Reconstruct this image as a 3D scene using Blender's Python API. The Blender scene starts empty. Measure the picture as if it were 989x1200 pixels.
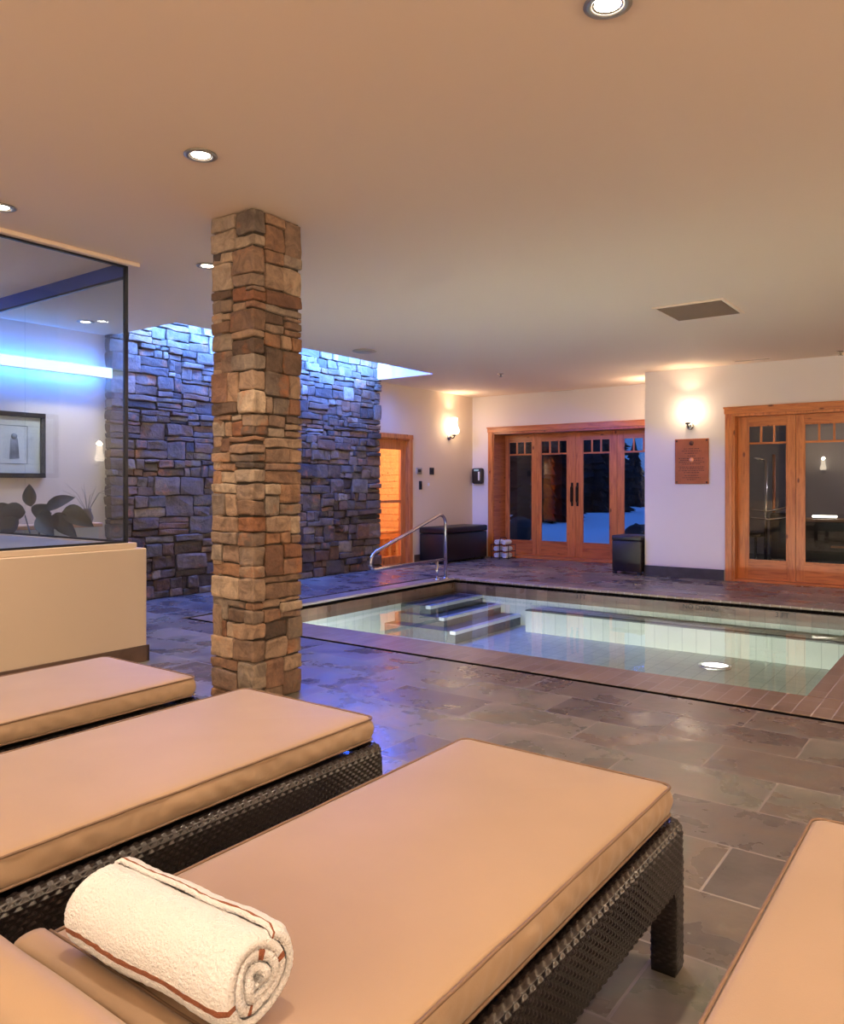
import bpy, bmesh, math, random
from mathutils import Vector, Matrix, noise
R = math.radians
PI = math.pi
scene = bpy.context.scene
COL = scene.collection
random.seed(7)

# ------------------------------------------------------------------ materials
def newmat(name):
    m = bpy.data.materials.new(name); m.use_nodes = True
    nt = m.node_tree
    for n in list(nt.nodes): nt.nodes.remove(n)
    out = nt.nodes.new('ShaderNodeOutputMaterial')
    return m, nt, out

def N(nt, t, **kw):
    n = nt.nodes.new(t)
    for k, v in kw.items():
        if k in n.inputs: n.inputs[k].default_value = v
        else: setattr(n, k, v)
    return n

def L(nt, a, b): nt.links.new(a, b)

def ramp(nt, stops, interp='LINEAR'):
    n = nt.nodes.new('ShaderNodeValToRGB'); cr = n.color_ramp; cr.interpolation = interp
    while len(cr.elements) < len(stops): cr.elements.new(0.5)
    for e, (p, c) in zip(cr.elements, stops):
        e.position = p; e.color = (c[0], c[1], c[2], 1)
    return n

def princ(name, col, rough=0.5, metal=0.0, spec=0.5, bump=0.0, bscale=50, var=0.0, vscale=3, coord='Object', sheen=0, coat=0):
    m, nt, out = newmat(name)
    p = N(nt, 'ShaderNodeBsdfPrincipled')
    p.inputs['Base Color'].default_value = (*col, 1)
    p.inputs['Roughness'].default_value = rough
    p.inputs['Metallic'].default_value = metal
    p.inputs['Specular IOR Level'].default_value = spec
    if sheen: p.inputs['Sheen Weight'].default_value = sheen
    if coat: p.inputs['Coat Weight'].default_value = coat
    tc = N(nt, 'ShaderNodeTexCoord')
    if var:
        nz = N(nt, 'ShaderNodeTexNoise', Scale=vscale, Detail=5.0)
        L(nt, tc.outputs[coord], nz.inputs['Vector'])
        r = ramp(nt, [(0.3, [c*(1-var) for c in col]), (0.7, [min(1, c*(1+var)) for c in col])])
        L(nt, nz.outputs['Fac'], r.inputs['Fac']); L(nt, r.outputs['Color'], p.inputs['Base Color'])
    if bump:
        nz = N(nt, 'ShaderNodeTexNoise', Scale=bscale, Detail=4.0)
        L(nt, tc.outputs[coord], nz.inputs['Vector'])
        b = N(nt, 'ShaderNodeBump', Strength=bump, Distance=0.01)
        L(nt, nz.outputs['Fac'], b.inputs['Height']); L(nt, b.outputs['Normal'], p.inputs['Normal'])
    L(nt, p.outputs[0], out.inputs['Surface'])
    return m

def emit(name, col, strength):
    m, nt, out = newmat(name)
    e = N(nt, 'ShaderNodeEmission'); e.inputs['Color'].default_value = (*col, 1); e.inputs['Strength'].default_value = strength
    L(nt, e.outputs[0], out.inputs['Surface'])
    return m

def glassmat(name, tint=(0.9, 0.95, 0.95), ior=1.5, rough=0.0, gain=1.0):
    m, nt, out = newmat(name)
    t = N(nt, 'ShaderNodeBsdfTransparent'); t.inputs['Color'].default_value = (*tint, 1)
    g = N(nt, 'ShaderNodeBsdfGlossy', Roughness=rough)
    f = N(nt, 'ShaderNodeFresnel', IOR=ior)
    ge = N(nt, 'ShaderNodeNewGeometry'); io = N(nt, 'ShaderNodeMapRange')
    io.inputs['To Min'].default_value = ior; io.inputs['To Max'].default_value = 1/ior
    L(nt, ge.outputs['Backfacing'], io.inputs['Value']); L(nt, io.outputs[0], f.inputs['IOR'])
    mul = N(nt, 'ShaderNodeMath', operation='MULTIPLY'); mul.inputs[1].default_value = gain; mul.use_clamp = True
    mx = N(nt, 'ShaderNodeMixShader')
    L(nt, f.outputs[0], mul.inputs[0]); L(nt, mul.outputs[0], mx.inputs['Fac'])
    L(nt, t.outputs[0], mx.inputs[1]); L(nt, g.outputs[0], mx.inputs[2])
    L(nt, mx.outputs[0], out.inputs['Surface'])
    return m

def wood(name, c1, c2, axis='z', rough=0.35, scale=1.0, knots=True):
    m, nt, out = newmat(name)
    p = N(nt, 'ShaderNodeBsdfPrincipled', Roughness=rough)
    tc = N(nt, 'ShaderNodeTexCoord'); mp = N(nt, 'ShaderNodeMapping')
    s = {'z': (14, 14, 1.2), 'x': (1.2, 14, 14), 'y': (14, 1.2, 14)}[axis]
    mp.inputs['Scale'].default_value = [v*scale for v in s]
    L(nt, tc.outputs['Object'], mp.inputs['Vector'])
    nz = N(nt, 'ShaderNodeTexNoise', Scale=1.6, Detail=6.0, Roughness=0.6, Distortion=1.2)
    L(nt, mp.outputs[0], nz.inputs['Vector'])
    r = ramp(nt, [(0.3, c2), (0.5, c1), (0.7, [min(1, c*1.2) for c in c1])])
    L(nt, nz.outputs['Fac'], r.inputs['Fac'])
    last = r.outputs['Color']
    if knots:
        mp2 = N(nt, 'ShaderNodeMapping'); k = {'z': (7, 7, 3.2), 'x': (3.2, 7, 7), 'y': (7, 3.2, 7)}[axis]
        mp2.inputs['Scale'].default_value = k
        L(nt, tc.outputs['Object'], mp2.inputs['Vector'])
        v = N(nt, 'ShaderNodeTexVoronoi', Scale=1.0)
        L(nt, mp2.outputs[0], v.inputs['Vector'])
        kr = ramp(nt, [(0.07, (1, 1, 1)), (0.14, (0, 0, 0))])
        L(nt, v.outputs['Distance'], kr.inputs['Fac'])
        mx = N(nt, 'ShaderNodeMixRGB'); mx.inputs['Color2'].default_value = (c2[0]*.45, c2[1]*.4, c2[2]*.4, 1)
        L(nt, kr.outputs['Color'], mx.inputs['Fac']); L(nt, last, mx.inputs['Color1']); last = mx.outputs[0]
    L(nt, last, p.inputs['Base Color'])
    L(nt, p.outputs[0], out.inputs['Surface'])
    return m

def tilemat(name, w, h, off, grout, tints, gloss=(0.25, 0.5), mortar=0.006, rot=0, offset=0.5, bumpd=0.004, shift=(0, 0), spec=0.5):
    """w x h tiles in world metres with per-tile colour, cleft surface and grout lines"""
    m, nt, out = newmat(name)
    p = N(nt, 'ShaderNodeBsdfPrincipled')
    p.inputs['Specular IOR Level'].default_value = spec
    tc = N(nt, 'ShaderNodeTexCoord'); mp = N(nt, 'ShaderNodeMapping')
    mp.inputs['Location'].default_value = (shift[0], shift[1], 0); mp.inputs['Rotation'].default_value = (0, 0, rot)
    L(nt, tc.outputs['Object'], mp.inputs['Vector'])
    b = N(nt, 'ShaderNodeTexBrick', Scale=1.0)
    b.offset = offset; b.offset_frequency = 2; b.squash = 1.0
    b.inputs['Brick Width'].default_value = w; b.inputs['Row Height'].default_value = h
    b.inputs['Mortar Size'].default_value = mortar; b.inputs['Mortar Smooth'].default_value = 0.15
    b.inputs['Color1'].default_value = (0, 0, 0, 1); b.inputs['Color2'].default_value = (1, 1, 1, 1); b.inputs['Mortar'].default_value = (0.5, 0.5, 0.5, 1)
    L(nt, mp.outputs[0], b.inputs['Vector'])
    # per tile value shifts a cloudy noise
    nz = N(nt, 'ShaderNodeTexNoise', Scale=3.2, Detail=5.0, Roughness=0.55, Distortion=0.3)
    sep = N(nt, 'ShaderNodeVectorMath', operation='MULTIPLY_ADD')
    sep.inputs[1].default_value = (0, 0, 5)
    L(nt, b.outputs['Color'], sep.inputs[0]); L(nt, mp.outputs[0], sep.inputs[2])
    L(nt, sep.outputs[0], nz.inputs['Vector'])
    add = N(nt, 'ShaderNodeMath', operation='MULTIPLY_ADD'); add.inputs[1].default_value = 0.5
    sub = N(nt, 'ShaderNodeMath', operation='SUBTRACT'); sub.inputs[1].default_value = 0.25
    L(nt, b.outputs['Color'], add.inputs[0]); L(nt, nz.outputs['Fac'], add.inputs[2]); L(nt, add.outputs[0], sub.inputs[0])
    r = ramp(nt, tints)
    L(nt, sub.outputs[0], r.inputs['Fac'])
    mx = N(nt, 'ShaderNodeMixRGB'); mx.inputs['Color2'].default_value = (*grout, 1)
    L(nt, b.outputs['Fac'], mx.inputs['Fac']); L(nt, r.outputs['Color'], mx.inputs['Color1'])
    L(nt, mx.outputs[0], p.inputs['Base Color'])
    rr = N(nt, 'ShaderNodeMapRange'); rr.inputs['From Min'].default_value = 0.3; rr.inputs['From Max'].default_value = 0.7
    rr.inputs['To Min'].default_value = gloss[0]; rr.inputs['To Max'].default_value = gloss[1]
    L(nt, nz.outputs['Fac'], rr.inputs['Value'])
    rg = N(nt, 'ShaderNodeMath', operation='MULTIPLY_ADD'); rg.inputs[1].default_value = 0.3
    L(nt, b.outputs['Fac'], rg.inputs[0]); L(nt, rr.outputs[0], rg.inputs[2]); L(nt, rg.outputs[0], p.inputs['Roughness'])
    n2 = N(nt, 'ShaderNodeTexNoise', Scale=9.0, Detail=5.0, Roughness=0.5)
    L(nt, sep.outputs[0], n2.inputs['Vector'])
    hs = N(nt, 'ShaderNodeMath', operation='SUBTRACT'); L(nt, n2.outputs['Fac'], hs.inputs[0]); L(nt, b.outputs['Fac'], hs.inputs[1])
    bp = N(nt, 'ShaderNodeBump', Strength=0.5, Distance=bumpd)
    L(nt, hs.outputs[0], bp.inputs['Height']); L(nt, bp.outputs['Normal'], p.inputs['Normal'])
    L(nt, p.outputs[0], out.inputs['Surface'])
    return m

def stonemat(name, stops, rough=0.75):
    m, nt, out = newmat(name)
    p = N(nt, 'ShaderNodeBsdfPrincipled', Roughness=rough)
    g = N(nt, 'ShaderNodeNewGeometry'); tc = N(nt, 'ShaderNodeTexCoord')
    r = ramp(nt, stops)
    L(nt, g.outputs['Random Per Island'], r.inputs['Fac'])
    sc = N(nt, 'ShaderNodeMath', operation='MULTIPLY'); sc.inputs[1].default_value = 37
    L(nt, g.outputs['Random Per Island'], sc.inputs[0])
    ad = N(nt, 'ShaderNodeVectorMath', operation='ADD'); L(nt, tc.outputs['Object'], ad.inputs[0]); L(nt, sc.outputs[0], ad.inputs[1])
    nz = N(nt, 'ShaderNodeTexNoise', Scale=11.0, Detail=9.0, Roughness=0.68, Distortion=1.0); L(nt, ad.outputs[0], nz.inputs['Vector'])
    k = ramp(nt, [(0.28, (0.42, 0.38, 0.36)), (0.5, (0.95, 0.92, 0.9)), (0.72, (1.5, 1.4, 1.25))])
    L(nt, nz.outputs['Fac'], k.inputs['Fac'])
    mul = N(nt, 'ShaderNodeMixRGB', blend_type='MULTIPLY'); mul.inputs['Fac'].default_value = 1
    L(nt, r.outputs['Color'], mul.inputs['Color1']); L(nt, k.outputs['Color'], mul.inputs['Color2'])
    # rusty iron veins
    n3 = N(nt, 'ShaderNodeTexNoise', Scale=3.2, Detail=6.0, Roughness=0.7); L(nt, ad.outputs[0], n3.inputs['Vector'])
    k3 = ramp(nt, [(0.58, (0, 0, 0)), (0.72, (0.75, 0.75, 0.75))]); L(nt, n3.outputs['Fac'], k3.inputs['Fac'])
    m3 = N(nt, 'ShaderNodeMixRGB'); m3.inputs['Color2'].default_value = (0.42, 0.15, 0.05, 1)
    L(nt, k3.outputs['Color'], m3.inputs['Fac']); L(nt, mul.outputs[0], m3.inputs['Color1'])
    L(nt, m3.outputs[0], p.inputs['Base Color'])
    n4 = N(nt, 'ShaderNodeTexNoise', Scale=34.0, Detail=8.0, Roughness=0.7); L(nt, ad.outputs[0], n4.inputs['Vector'])
    bp = N(nt, 'ShaderNodeBump', Strength=0.9, Distance=0.012); L(nt, n4.outputs['Fac'], bp.inputs['Height'])
    L(nt, bp.outputs['Normal'], p.inputs['Normal'])
    L(nt, p.outputs[0], out.inputs['Surface'])
    return m

M = {}
M['wall'] = princ('wall_paint', (0.80, 0.735, 0.69), 0.8, spec=0.2, bump=0.05, bscale=120)
M['ceiling'] = princ('ceiling_paint', (0.90, 0.72, 0.57), 0.72, spec=0.25)
M['partition'] = princ('partition_paint', (0.62, 0.50, 0.38), 0.5, spec=0.35)
M['warmlitwall'] = princ('warm_light_tinted_wall', (0.74, 0.61, 0.48), 0.8, spec=0.2)  # wall paint with the warm lamp tint put into its colour
M['slate'] = tilemat('slate_floor', 0.64, 0.36, 0, (0.30, 0.26, 0.22),
    [(0.2, (0.08, 0.070, 0.064)), (0.38, (0.13, 0.11, 0.097)), (0.5, (0.165, 0.13, 0.10)), (0.62, (0.155, 0.155, 0.125)), (0.82, (0.26, 0.215, 0.17))],
    gloss=(0.18, 0.42), mortar=0.0045, shift=(0.09, 0.07), bumpd=0.006)
M['coping'] = tilemat('coping_tile', 0.25, 0.10, 0, (0.42, 0.36, 0.34),
    [(0.2, (0.20, 0.145, 0.10)), (0.5, (0.25, 0.18, 0.125)), (0.8, (0.31, 0.23, 0.165))],
    gloss=(0.28, 0.4), mortar=0.0035, rot=PI/2, bumpd=0.002)
M['band'] = tilemat('waterline_tile', 0.15, 0.15, 0, (0.10, 0.08, 0.06),
    [(0.2, (0.10, 0.06, 0.04)), (0.6, (0.17, 0.105, 0.07)), (0.9, (0.24, 0.15, 0.10))], gloss=(0.25, 0.4), mortar=0.002, offset=0)
M['pooltile'] = tilemat('pool_tile', 0.15, 0.15, 0, (0.55, 0.62, 0.58),
    [(0.2, (0.70, 0.78, 0.72)), (0.8, (0.80, 0.85, 0.79))], gloss=(0.3, 0.4), mortar=0.004, offset=0, bumpd=0.001)
M['nosing'] = princ('pool_nosing', (0.88, 0.92, 0.88), 0.4)
M['treadtile'] = princ('pool_tread', (0.13, 0.145, 0.14), 0.4, var=0.2, vscale=20)  # step darkness is a painted-in reflection; the bench edge is truly dark
M['black'] = princ('black_gap', (0.006, 0.005, 0.005), 1.0, spec=0.0)
M['mark'] = princ('depth_marking', (0.02, 0.018, 0.018), 0.6)
M['bluestone'] = princ('dark_base', (0.055, 0.055, 0.062), 0.35, var=0.25, vscale=8, bump=0.2, bscale=20)
M['brownbase'] = princ('brown_base', (0.11, 0.065, 0.045), 0.4, var=0.3, vscale=8)
M['stone'] = stonemat('ledge_stone', [(0.0, (0.07, 0.052, 0.042)), (0.13, (0.20, 0.125, 0.085)), (0.28, (0.34, 0.24, 0.17)), (0.42, (0.15, 0.12, 0.10)), (0.56, (0.29, 0.15, 0.08)), (0.7, (0.42, 0.33, 0.245)), (0.84, (0.22, 0.18, 0.15)), (0.94, (0.27, 0.12, 0.06)), (1.0, (0.06, 0.048, 0.042))])
M['stonewall'] = stonemat('wall_ledge_stone', [(0.0, (0.03, 0.022, 0.018)), (0.18, (0.12, 0.078, 0.048)), (0.36, (0.075, 0.062, 0.05)), (0.52, (0.19, 0.135, 0.09)), (0.66, (0.045, 0.035, 0.028)), (0.8, (0.16, 0.08, 0.035)), (0.9, (0.10, 0.085, 0.065)), (1.0, (0.27, 0.22, 0.165))])
M['mortar'] = princ('mortar', (0.05, 0.038, 0.03), 0.95)
M['fir'] = wood('fir_wood', (0.56, 0.19, 0.055), (0.36, 0.09, 0.025), 'z')
M['fir_h'] = wood('fir_wood_rail', (0.54, 0.18, 0.05), (0.34, 0.085, 0.025), 'x')
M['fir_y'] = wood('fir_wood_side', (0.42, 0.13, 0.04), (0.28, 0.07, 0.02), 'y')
M['cedar'] = wood('cedar_board', (0.62, 0.34, 0.16), (0.48, 0.24, 0.10), 'y', rough=0.55)
M['glass'] = glassmat('window_glass', (0.93, 0.96, 0.96), gain=1.0)
M['glass2'] = glassmat('enclosure_glass', (0.92, 0.95, 0.96), gain=0.8)
M['steel'] = princ('brushed_steel', (0.62, 0.58, 0.54), 0.22, metal=1.0)
M['darkmetal'] = princ('dark_metal', (0.03, 0.03, 0.035), 0.35, metal=0.7)
M['bronze'] = princ('oiled_bronze', (0.035, 0.025, 0.02), 0.35, metal=0.8)
M['copper'] = princ('copper_plaque', (0.38, 0.11, 0.04), 0.42, metal=0.55, var=0.18, vscale=6)
M['copperdark'] = princ('plaque_relief', (0.07, 0.02, 0.01), 0.5, metal=0.4)
M['copperlight'] = princ('plaque_lettering', (0.75, 0.32, 0.15), 0.4, metal=0.5)
M['leather'] = princ('brown_leather', (0.009, 0.006, 0.005), 0.38, bump=0.25, bscale=90, var=0.2, vscale=5)
M['canvas'] = princ('tan_canvas', (0.332, 0.222, 0.138), 0.55, spec=0.35, var=0.07, vscale=2.2, bump=0.06, bscale=400, sheen=0.15)
M['piping'] = princ('shadow_crease_piping', (0.17, 0.10, 0.06), 0.6)  # tan piping darkened to carry the shadow crease at the seam
M['wicker'] = princ('dark_wicker', (0.015, 0.011, 0.011), 0.26, spec=0.7, var=0.35, vscale=30)
M['terry'] = princ('white_terry', (0.90, 0.89, 0.90), 0.95, spec=0.1, bump=1.0, bscale=260, sheen=0.4)
M['stripe'] = princ('brown_towel_stripe', (0.26, 0.085, 0.04), 0.9, bump=0.6, bscale=300)
M['white_enamel'] = princ('white_enamel', (0.8, 0.78, 0.74), 0.35)
M['trimmetal'] = princ('downlight_trim', (0.35, 0.33, 0.31), 0.3, metal=0.8)
M['cone'] = princ('downlight_reflector', (0.75, 0.72, 0.68), 0.25, metal=0.9)
M['frosted'] = emit('frosted_lamp_glass', (1.0, 0.80, 0.58), 7.0)
M['bulb'] = emit('downlight_bulb', (1.0, 0.85, 0.66), 30.0)
M['ledblue'] = emit('blue_led', (0.26, 0.46, 1.0), 11.0)
M['reflglow'] = emit('reflection_bar_glow', (0.55, 0.76, 1.0), 1.5)  # glow of the added bar that imitates a reflected band
M['poolbulb'] = emit('pool_lamp', (1.0, 0.97, 0.9), 5.0)
M['tube'] = emit('lamp_tube', (1.0, 0.84, 0.68), 3.0)
M['bluelit_header'] = princ('blue_reflection_header', (0.045, 0.08, 0.30), 0.3, metal=0.2)  # blue base colour paints in the light reflected along the header
M['plastic'] = princ('black_plastic', (0.02, 0.018, 0.018), 0.35)
M['greyplastic'] = princ('grey_plastic', (0.38, 0.33, 0.28), 0.4)
M['teal'] = princ('teal_window', (0.35, 0.65, 0.6), 0.3)
M['leaf'] = princ('dark_leaf', (0.008, 0.010, 0.006), 0.4, var=0.3, vscale=9)
M['stem'] = princ('plant_stem', (0.05, 0.04, 0.025), 0.6)
M['pot'] = princ('clay_pot', (0.10, 0.08, 0.07), 0.5)
M['soil'] = princ('soil', (0.03, 0.02, 0.015), 0.9, bump=0.8, bscale=60)
M['paper'] = princ('matte_board', (0.62, 0.64, 0.58), 0.8)
M['ink'] = princ('print_ink', (0.22, 0.24, 0.24), 0.8, var=0.6, vscale=9)
M['snow'] = princ('snow', (0.80, 0.84, 0.90), 0.8, bump=0.4, bscale=4)
M['bark'] = princ('bark', (0.05, 0.035, 0.025), 0.9, bump=0.8, bscale=20)
M['needles'] = princ('conifer_needles', (0.006, 0.008, 0.008), 0.9, var=0.4, vscale=3)
M['rock'] = princ('boulder_rock', (0.03, 0.028, 0.028), 0.9, bump=0.6, bscale=8)
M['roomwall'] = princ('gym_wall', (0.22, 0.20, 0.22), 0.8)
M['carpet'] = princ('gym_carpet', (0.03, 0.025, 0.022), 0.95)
M['desk'] = wood('desk_wood', (0.30, 0.14, 0.06), (0.2, 0.08, 0.03), 'x')
M['grille'] = princ('grille_paint', (0.40, 0.30, 0.24), 0.5)
M['deck'] = princ('raised_deck_tile', (0.32, 0.31, 0.33), 0.3, var=0.15, vscale=4)
M['twig'] = princ('pale_twig', (0.32, 0.29, 0.24), 0.7)

# ------------------------------------------------------------------ geometry helpers
class MB:
    def __init__(s): s.v = []; s.f = []; s.mi = []; s.sm = []
    def add(s, verts, faces, mi=0, smooth=False):
        o = len(s.v); s.v.extend([tuple(p) for p in verts])
        for f in faces:
            s.f.append([i+o for i in f]); s.mi.append(mi); s.sm.append(smooth)
        return s
    def box(s, x0, x1, y0, y1, z0, z1, mi=0, bevel=0.0, seg=1, smooth=False):
        if bevel <= 0:
            v = [(x, y, z) for x in (x0, x1) for y in (y0, y1) for z in (z0, z1)]
            return s.add(v, [(0, 1, 3, 2), (4, 6, 7, 5), (0, 4, 5, 1), (2, 3, 7, 6), (0, 2, 6, 4), (1, 5, 7, 3)], mi)
        bm = bmesh.new(); bmesh.ops.create_cube(bm, size=1)
        for v in bm.verts:
            v.co = Vector(((x0+x1)/2+v.co.x*(x1-x0), (y0+y1)/2+v.co.y*(y1-y0), (z0+z1)/2+v.co.z*(z1-z0)))
        bmesh.ops.bevel(bm, geom=bm.edges[:], offset=bevel, segments=seg, affect='EDGES', profile=0.5)
        bm.verts.index_update()
        s.add([v.co.copy() for v in bm.verts], [[v.index for v in f.verts] for f in bm.faces], mi, smooth or seg > 1)
        bm.free(); return s
    def tube(s, pts, r, n=10, mi=0, closed=False, cap=True):
        pts = [Vector(p) for p in pts]; k = len(pts); V = []; F = []
        rs = r if isinstance(r, (list, tuple)) else [r]*k
        t0 = (pts[1]-pts[0]).normalized()
        up = Vector((0, 0, 1)) if abs(t0.z) < 0.95 else Vector((1, 0, 0))
        nrm = t0.cross(up).normalized()
        for i, p in enumerate(pts):
            if closed: t = (pts[(i+1) % k]-pts[i-1]).normalized()
            else: t = (pts[min(i+1, k-1)]-pts[max(i-1, 0)]).normalized()
            nrm = (nrm - t*nrm.dot(t))
            nrm = nrm.normalized() if nrm.length > 1e-6 else t.orthogonal().normalized()
            b = t.cross(nrm)
            for j in range(n):
                a = 2*PI*j/n; V.append(p + (nrm*math.cos(a)+b*math.sin(a))*rs[i])
        for i in range(k if closed else k-1):
            for j in range(n):
                a, b_ = i*n+j, i*n+(j+1) % n; c, d = ((i+1) % k)*n+(j+1) % n, ((i+1) % k)*n+j
                F.append((a, b_, c, d))
        if not closed and cap:
            F.append(tuple(range(n))[::-1]); F.append(tuple((k-1)*n+j for j in range(n)))
        return s.add(V, F, mi, True)
    def lathe(s, prof, c=(0, 0, 0), n=32, mi=0, axis='z', smooth=True):
        V = []; F = []
        for (r, h) in prof:
            for j in range(n):
                a = 2*PI*j/n; x, y = r*math.cos(a), r*math.sin(a)
                q = {'z': (x, y, h), 'x': (h, x, y), 'y': (x, h, y)}[axis]
                V.append((q[0]+c[0], q[1]+c[1], q[2]+c[2]))
        for i in range(len(prof)-1):
            for j in range(n):
                F.append((i*n+j, i*n+(j+1) % n, (i+1)*n+(j+1) % n, (i+1)*n+j))
        return s.add(V, F, mi, smooth)
    def prism(s, pts, z0, z1, mi=0):
        n = len(pts); V = [(x, y, z0) for x, y in pts]+[(x, y, z1) for x, y in pts]
        F = [tuple(range(n))[::-1], tuple(range(n, 2*n))]+[(i, (i+1) % n, n+(i+1) % n, n+i) for i in range(n)]
        return s.add(V, F, mi)
    def build(s, name, mats, parent=None, recalc=True, loc=None):
        me = bpy.data.meshes.new(name); me.from_pydata(s.v, [], s.f)
        if not isinstance(mats, (list, tuple)): mats = [mats]
        for m in mats: me.materials.append(m)
        for p, mi, sm in zip(me.polygons, s.mi, s.sm): p.material_index = mi; p.use_smooth = sm
        if recalc:
            bm = bmesh.new(); bm.from_mesh(me); bmesh.ops.recalc_face_normals(bm, faces=bm.faces[:]); bm.to_mesh(me); bm.free()
        me.update()
        o = bpy.data.objects.new(name, me); COL.objects.link(o)
        if parent: o.parent = parent
        if loc: o.location = loc
        return o

def tag(o, label=None, cat=None, group=None, kind=None):
    if label: o['label'] = label
    if cat: o['category'] = cat
    if group: o['group'] = group
    if kind: o['kind'] = kind
    return o

def empty(name, loc=(0, 0, 0), rz=0, **kw):
    o = bpy.data.objects.new(name, None); COL.objects.link(o); o.location = loc; o.rotation_euler = (0, 0, rz)
    o.empty_display_size = 0.1
    return tag(o, **kw)

def copy_tree(o, parent=None):
    c = o.copy(); COL.objects.link(c)
    if parent: c.parent = parent
    for ch in [x for x in bpy.data.objects if x.parent == o and x.name != c.name]:
        copy_tree(ch, c)
    return c

def struct(mb, name, m): return tag(mb.build(name, m), kind='structure')

def fillet(pts, r, n=8):
    pts = [Vector(p) for p in pts]; out = [pts[0]]
    for i in range(1, len(pts)-1):
        a, b, c = pts[i-1], pts[i], pts[i+1]
        u, w = (a-b).normalized(), (c-b).normalized()
        ang = u.angle(w); rr = r[i-1] if isinstance(r, (list, tuple)) else r
        d = rr/math.tan(ang/2); cen = b+(u+w).normalized()*rr/math.sin(ang/2)
        p0, p1 = b+u*d, b+w*d
        v0, v1 = p0-cen, p1-cen; th = v0.angle(v1); ax = v0.cross(v1).normalized()
        for k in range(n+1): out.append(cen+Matrix.Rotation(th*k/n, 3, ax) @ v0)
    out.append(pts[-1]); return out

def light(name, typ, loc, energy, col, parent=None, rot=(0, 0, 0), **kw):
    ld = bpy.data.lights.new(name, typ); ld.energy = energy; ld.color = col
    for k, v in kw.items(): setattr(ld, k, v)
    o = bpy.data.objects.new(name, ld); COL.objects.link(o); o.location = loc; o.rotation_euler = rot
    if parent: o.parent = parent
    return o

# ------------------------------------------------------------------ camera (level, a little lens shift)
cam = bpy.data.cameras.new('camera'); cam.sensor_fit = 'HORIZONTAL'; cam.sensor_width = 36; cam.lens = 36*915/989
cam.shift_y = -31/989; cam.clip_start = 0.02
co = bpy.data.objects.new('camera', cam); COL.objects.link(co)
co.location = (0, 0, 1.25); co.rotation_euler = (PI/2, 0, R(36.2)); scene.camera = co

# ------------------------------------------------------------------ the room
H = 2.83
PX0, PX1, PY0, PY1 = -5.90, -0.90, 5.10, 8.80          # pool
GX0, GX1, GY0, GY1 = -6.18, -0.40, 4.60, 9.08           # outline of the coping
WX, DY, QY = -7.55, 11.85, 10.64                        # left wall, far door wall, plaque wall
f = MB(); T = -0.12
for x0, x1, y0, y1 in ((-7.55, 3, -2.5, GY0), (-7.55, GX0, GY0, GY1), (GX1, 3, GY0, GY1), (-7.55, 3, GY1, QY+.2), (-7.55, -3.73, QY+.2, 12.35)):
    f.box(x0, x1, y0, y1, T, 0)
struct(f, 'floor', M['slate'])
g = 0.055
f = MB()   # dark drain gap between floor and coping
for x0, x1, y0, y1 in ((GX0, GX1, GY0, GY0+g), (GX0, GX1, GY1-g*.4, GY1), (GX0, GX0+g, GY0, GY1), (GX1-g, GX1, GY0, GY1)):
    f.box(x0, x1, y0, y1, T, -0.045)
f.box(GX0+g-.012, GX1-g+.006, GY0+g-.012, GY0+g+.001, T, -.002); f.box(GX0+g-.012, GX0+g+.001, GY0+g, GY1, T, -.002); f.box(GX1-g-.001, GX1-g+.012, GY0+g, GY1, T, -.002)
struct(f, 'trim_1', M['black'])
f = MB()   # coping tiles around the pool
c0 = g
f.box(GX0+c0, GX1-c0, GY0+c0, PY0, -0.05, 0, bevel=0.006)
f.box(GX0+c0, GX1-c0, PY1, GY1-g*.4, -0.03, 0, bevel=0.006)
f.box(GX0+c0, PX0, PY0, PY1, -0.03, 0, bevel=0.006)
f.box(PX1, GX1-c0, PY0, PY1, -0.05, 0, bevel=0.006)
struct(f, 'trim_2', M['coping'])
f = MB()   # dark overflow slot under the far and left lip, toothed
f.box(PX0-0.05, PX1+0.05, PY1+0.03, PY1+0.06, -0.065, -0.03); f.box(PX0-0.06, PX0-0.03, PY0, PY1+0.05, -0.065, -0.03)
x = PX0
while x < PX1:
    f.box(x, x+0.012, PY1+0.004, PY1+0.03, -0.063, -0.03); x += 0.05
struct(f, 'trim_3', M['black'])
WZ, PZ, BZ = -0.145, -0.53, -0.275
f = MB()   # brown tile band at the waterline
f.box(PX0-0.06, PX1+0.06, PY1, PY1+0.06, -0.20, -0.065); f.box(PX0-0.06, PX0, PY0, PY1, -0.20, -0.065)
f.box(PX1, PX1+0.06, PY0, PY1, -0.20, -0.05); f.box(PX0-0.06, PX1+0.06, PY0-0.06, PY0, -0.20, -0.05)
struct(f, 'trim_4', M['band'])
pool = empty('swimming_pool', (0, 0, 0), kind='structure', label='small rectangular indoor pool with pale tiles and lit mint-green water', cat='pool')
f = MB()
f.box(PX0-0.06, PX1+0.06, PY0-0.06, PY1+0.06, PZ-0.05, PZ)
f.box(PX0-0.06, PX1+0.06, PY1, PY1+0.06, PZ, -0.20); f.box(PX0-0.06, PX0, PY0, PY1, PZ, -0.20)
f.box(PX1, PX1+0.06, PY0, PY1, PZ, -0.20); f.box(PX0-0.06, PX1+0.06, PY0-0.06, PY0, PZ, -0.20)
f.build('basin', M['pooltile'], pool)
f = MB(); f.box(-4.6, PX1, 8.42, PY1, PZ, BZ); f.build('bench', M['pooltile'], pool)
f = MB(); f.box(-4.6, PX1, 8.415, 8.52, BZ-0.002, BZ+0.012); f.build('bench_edge', M['treadtile'], pool)
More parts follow.
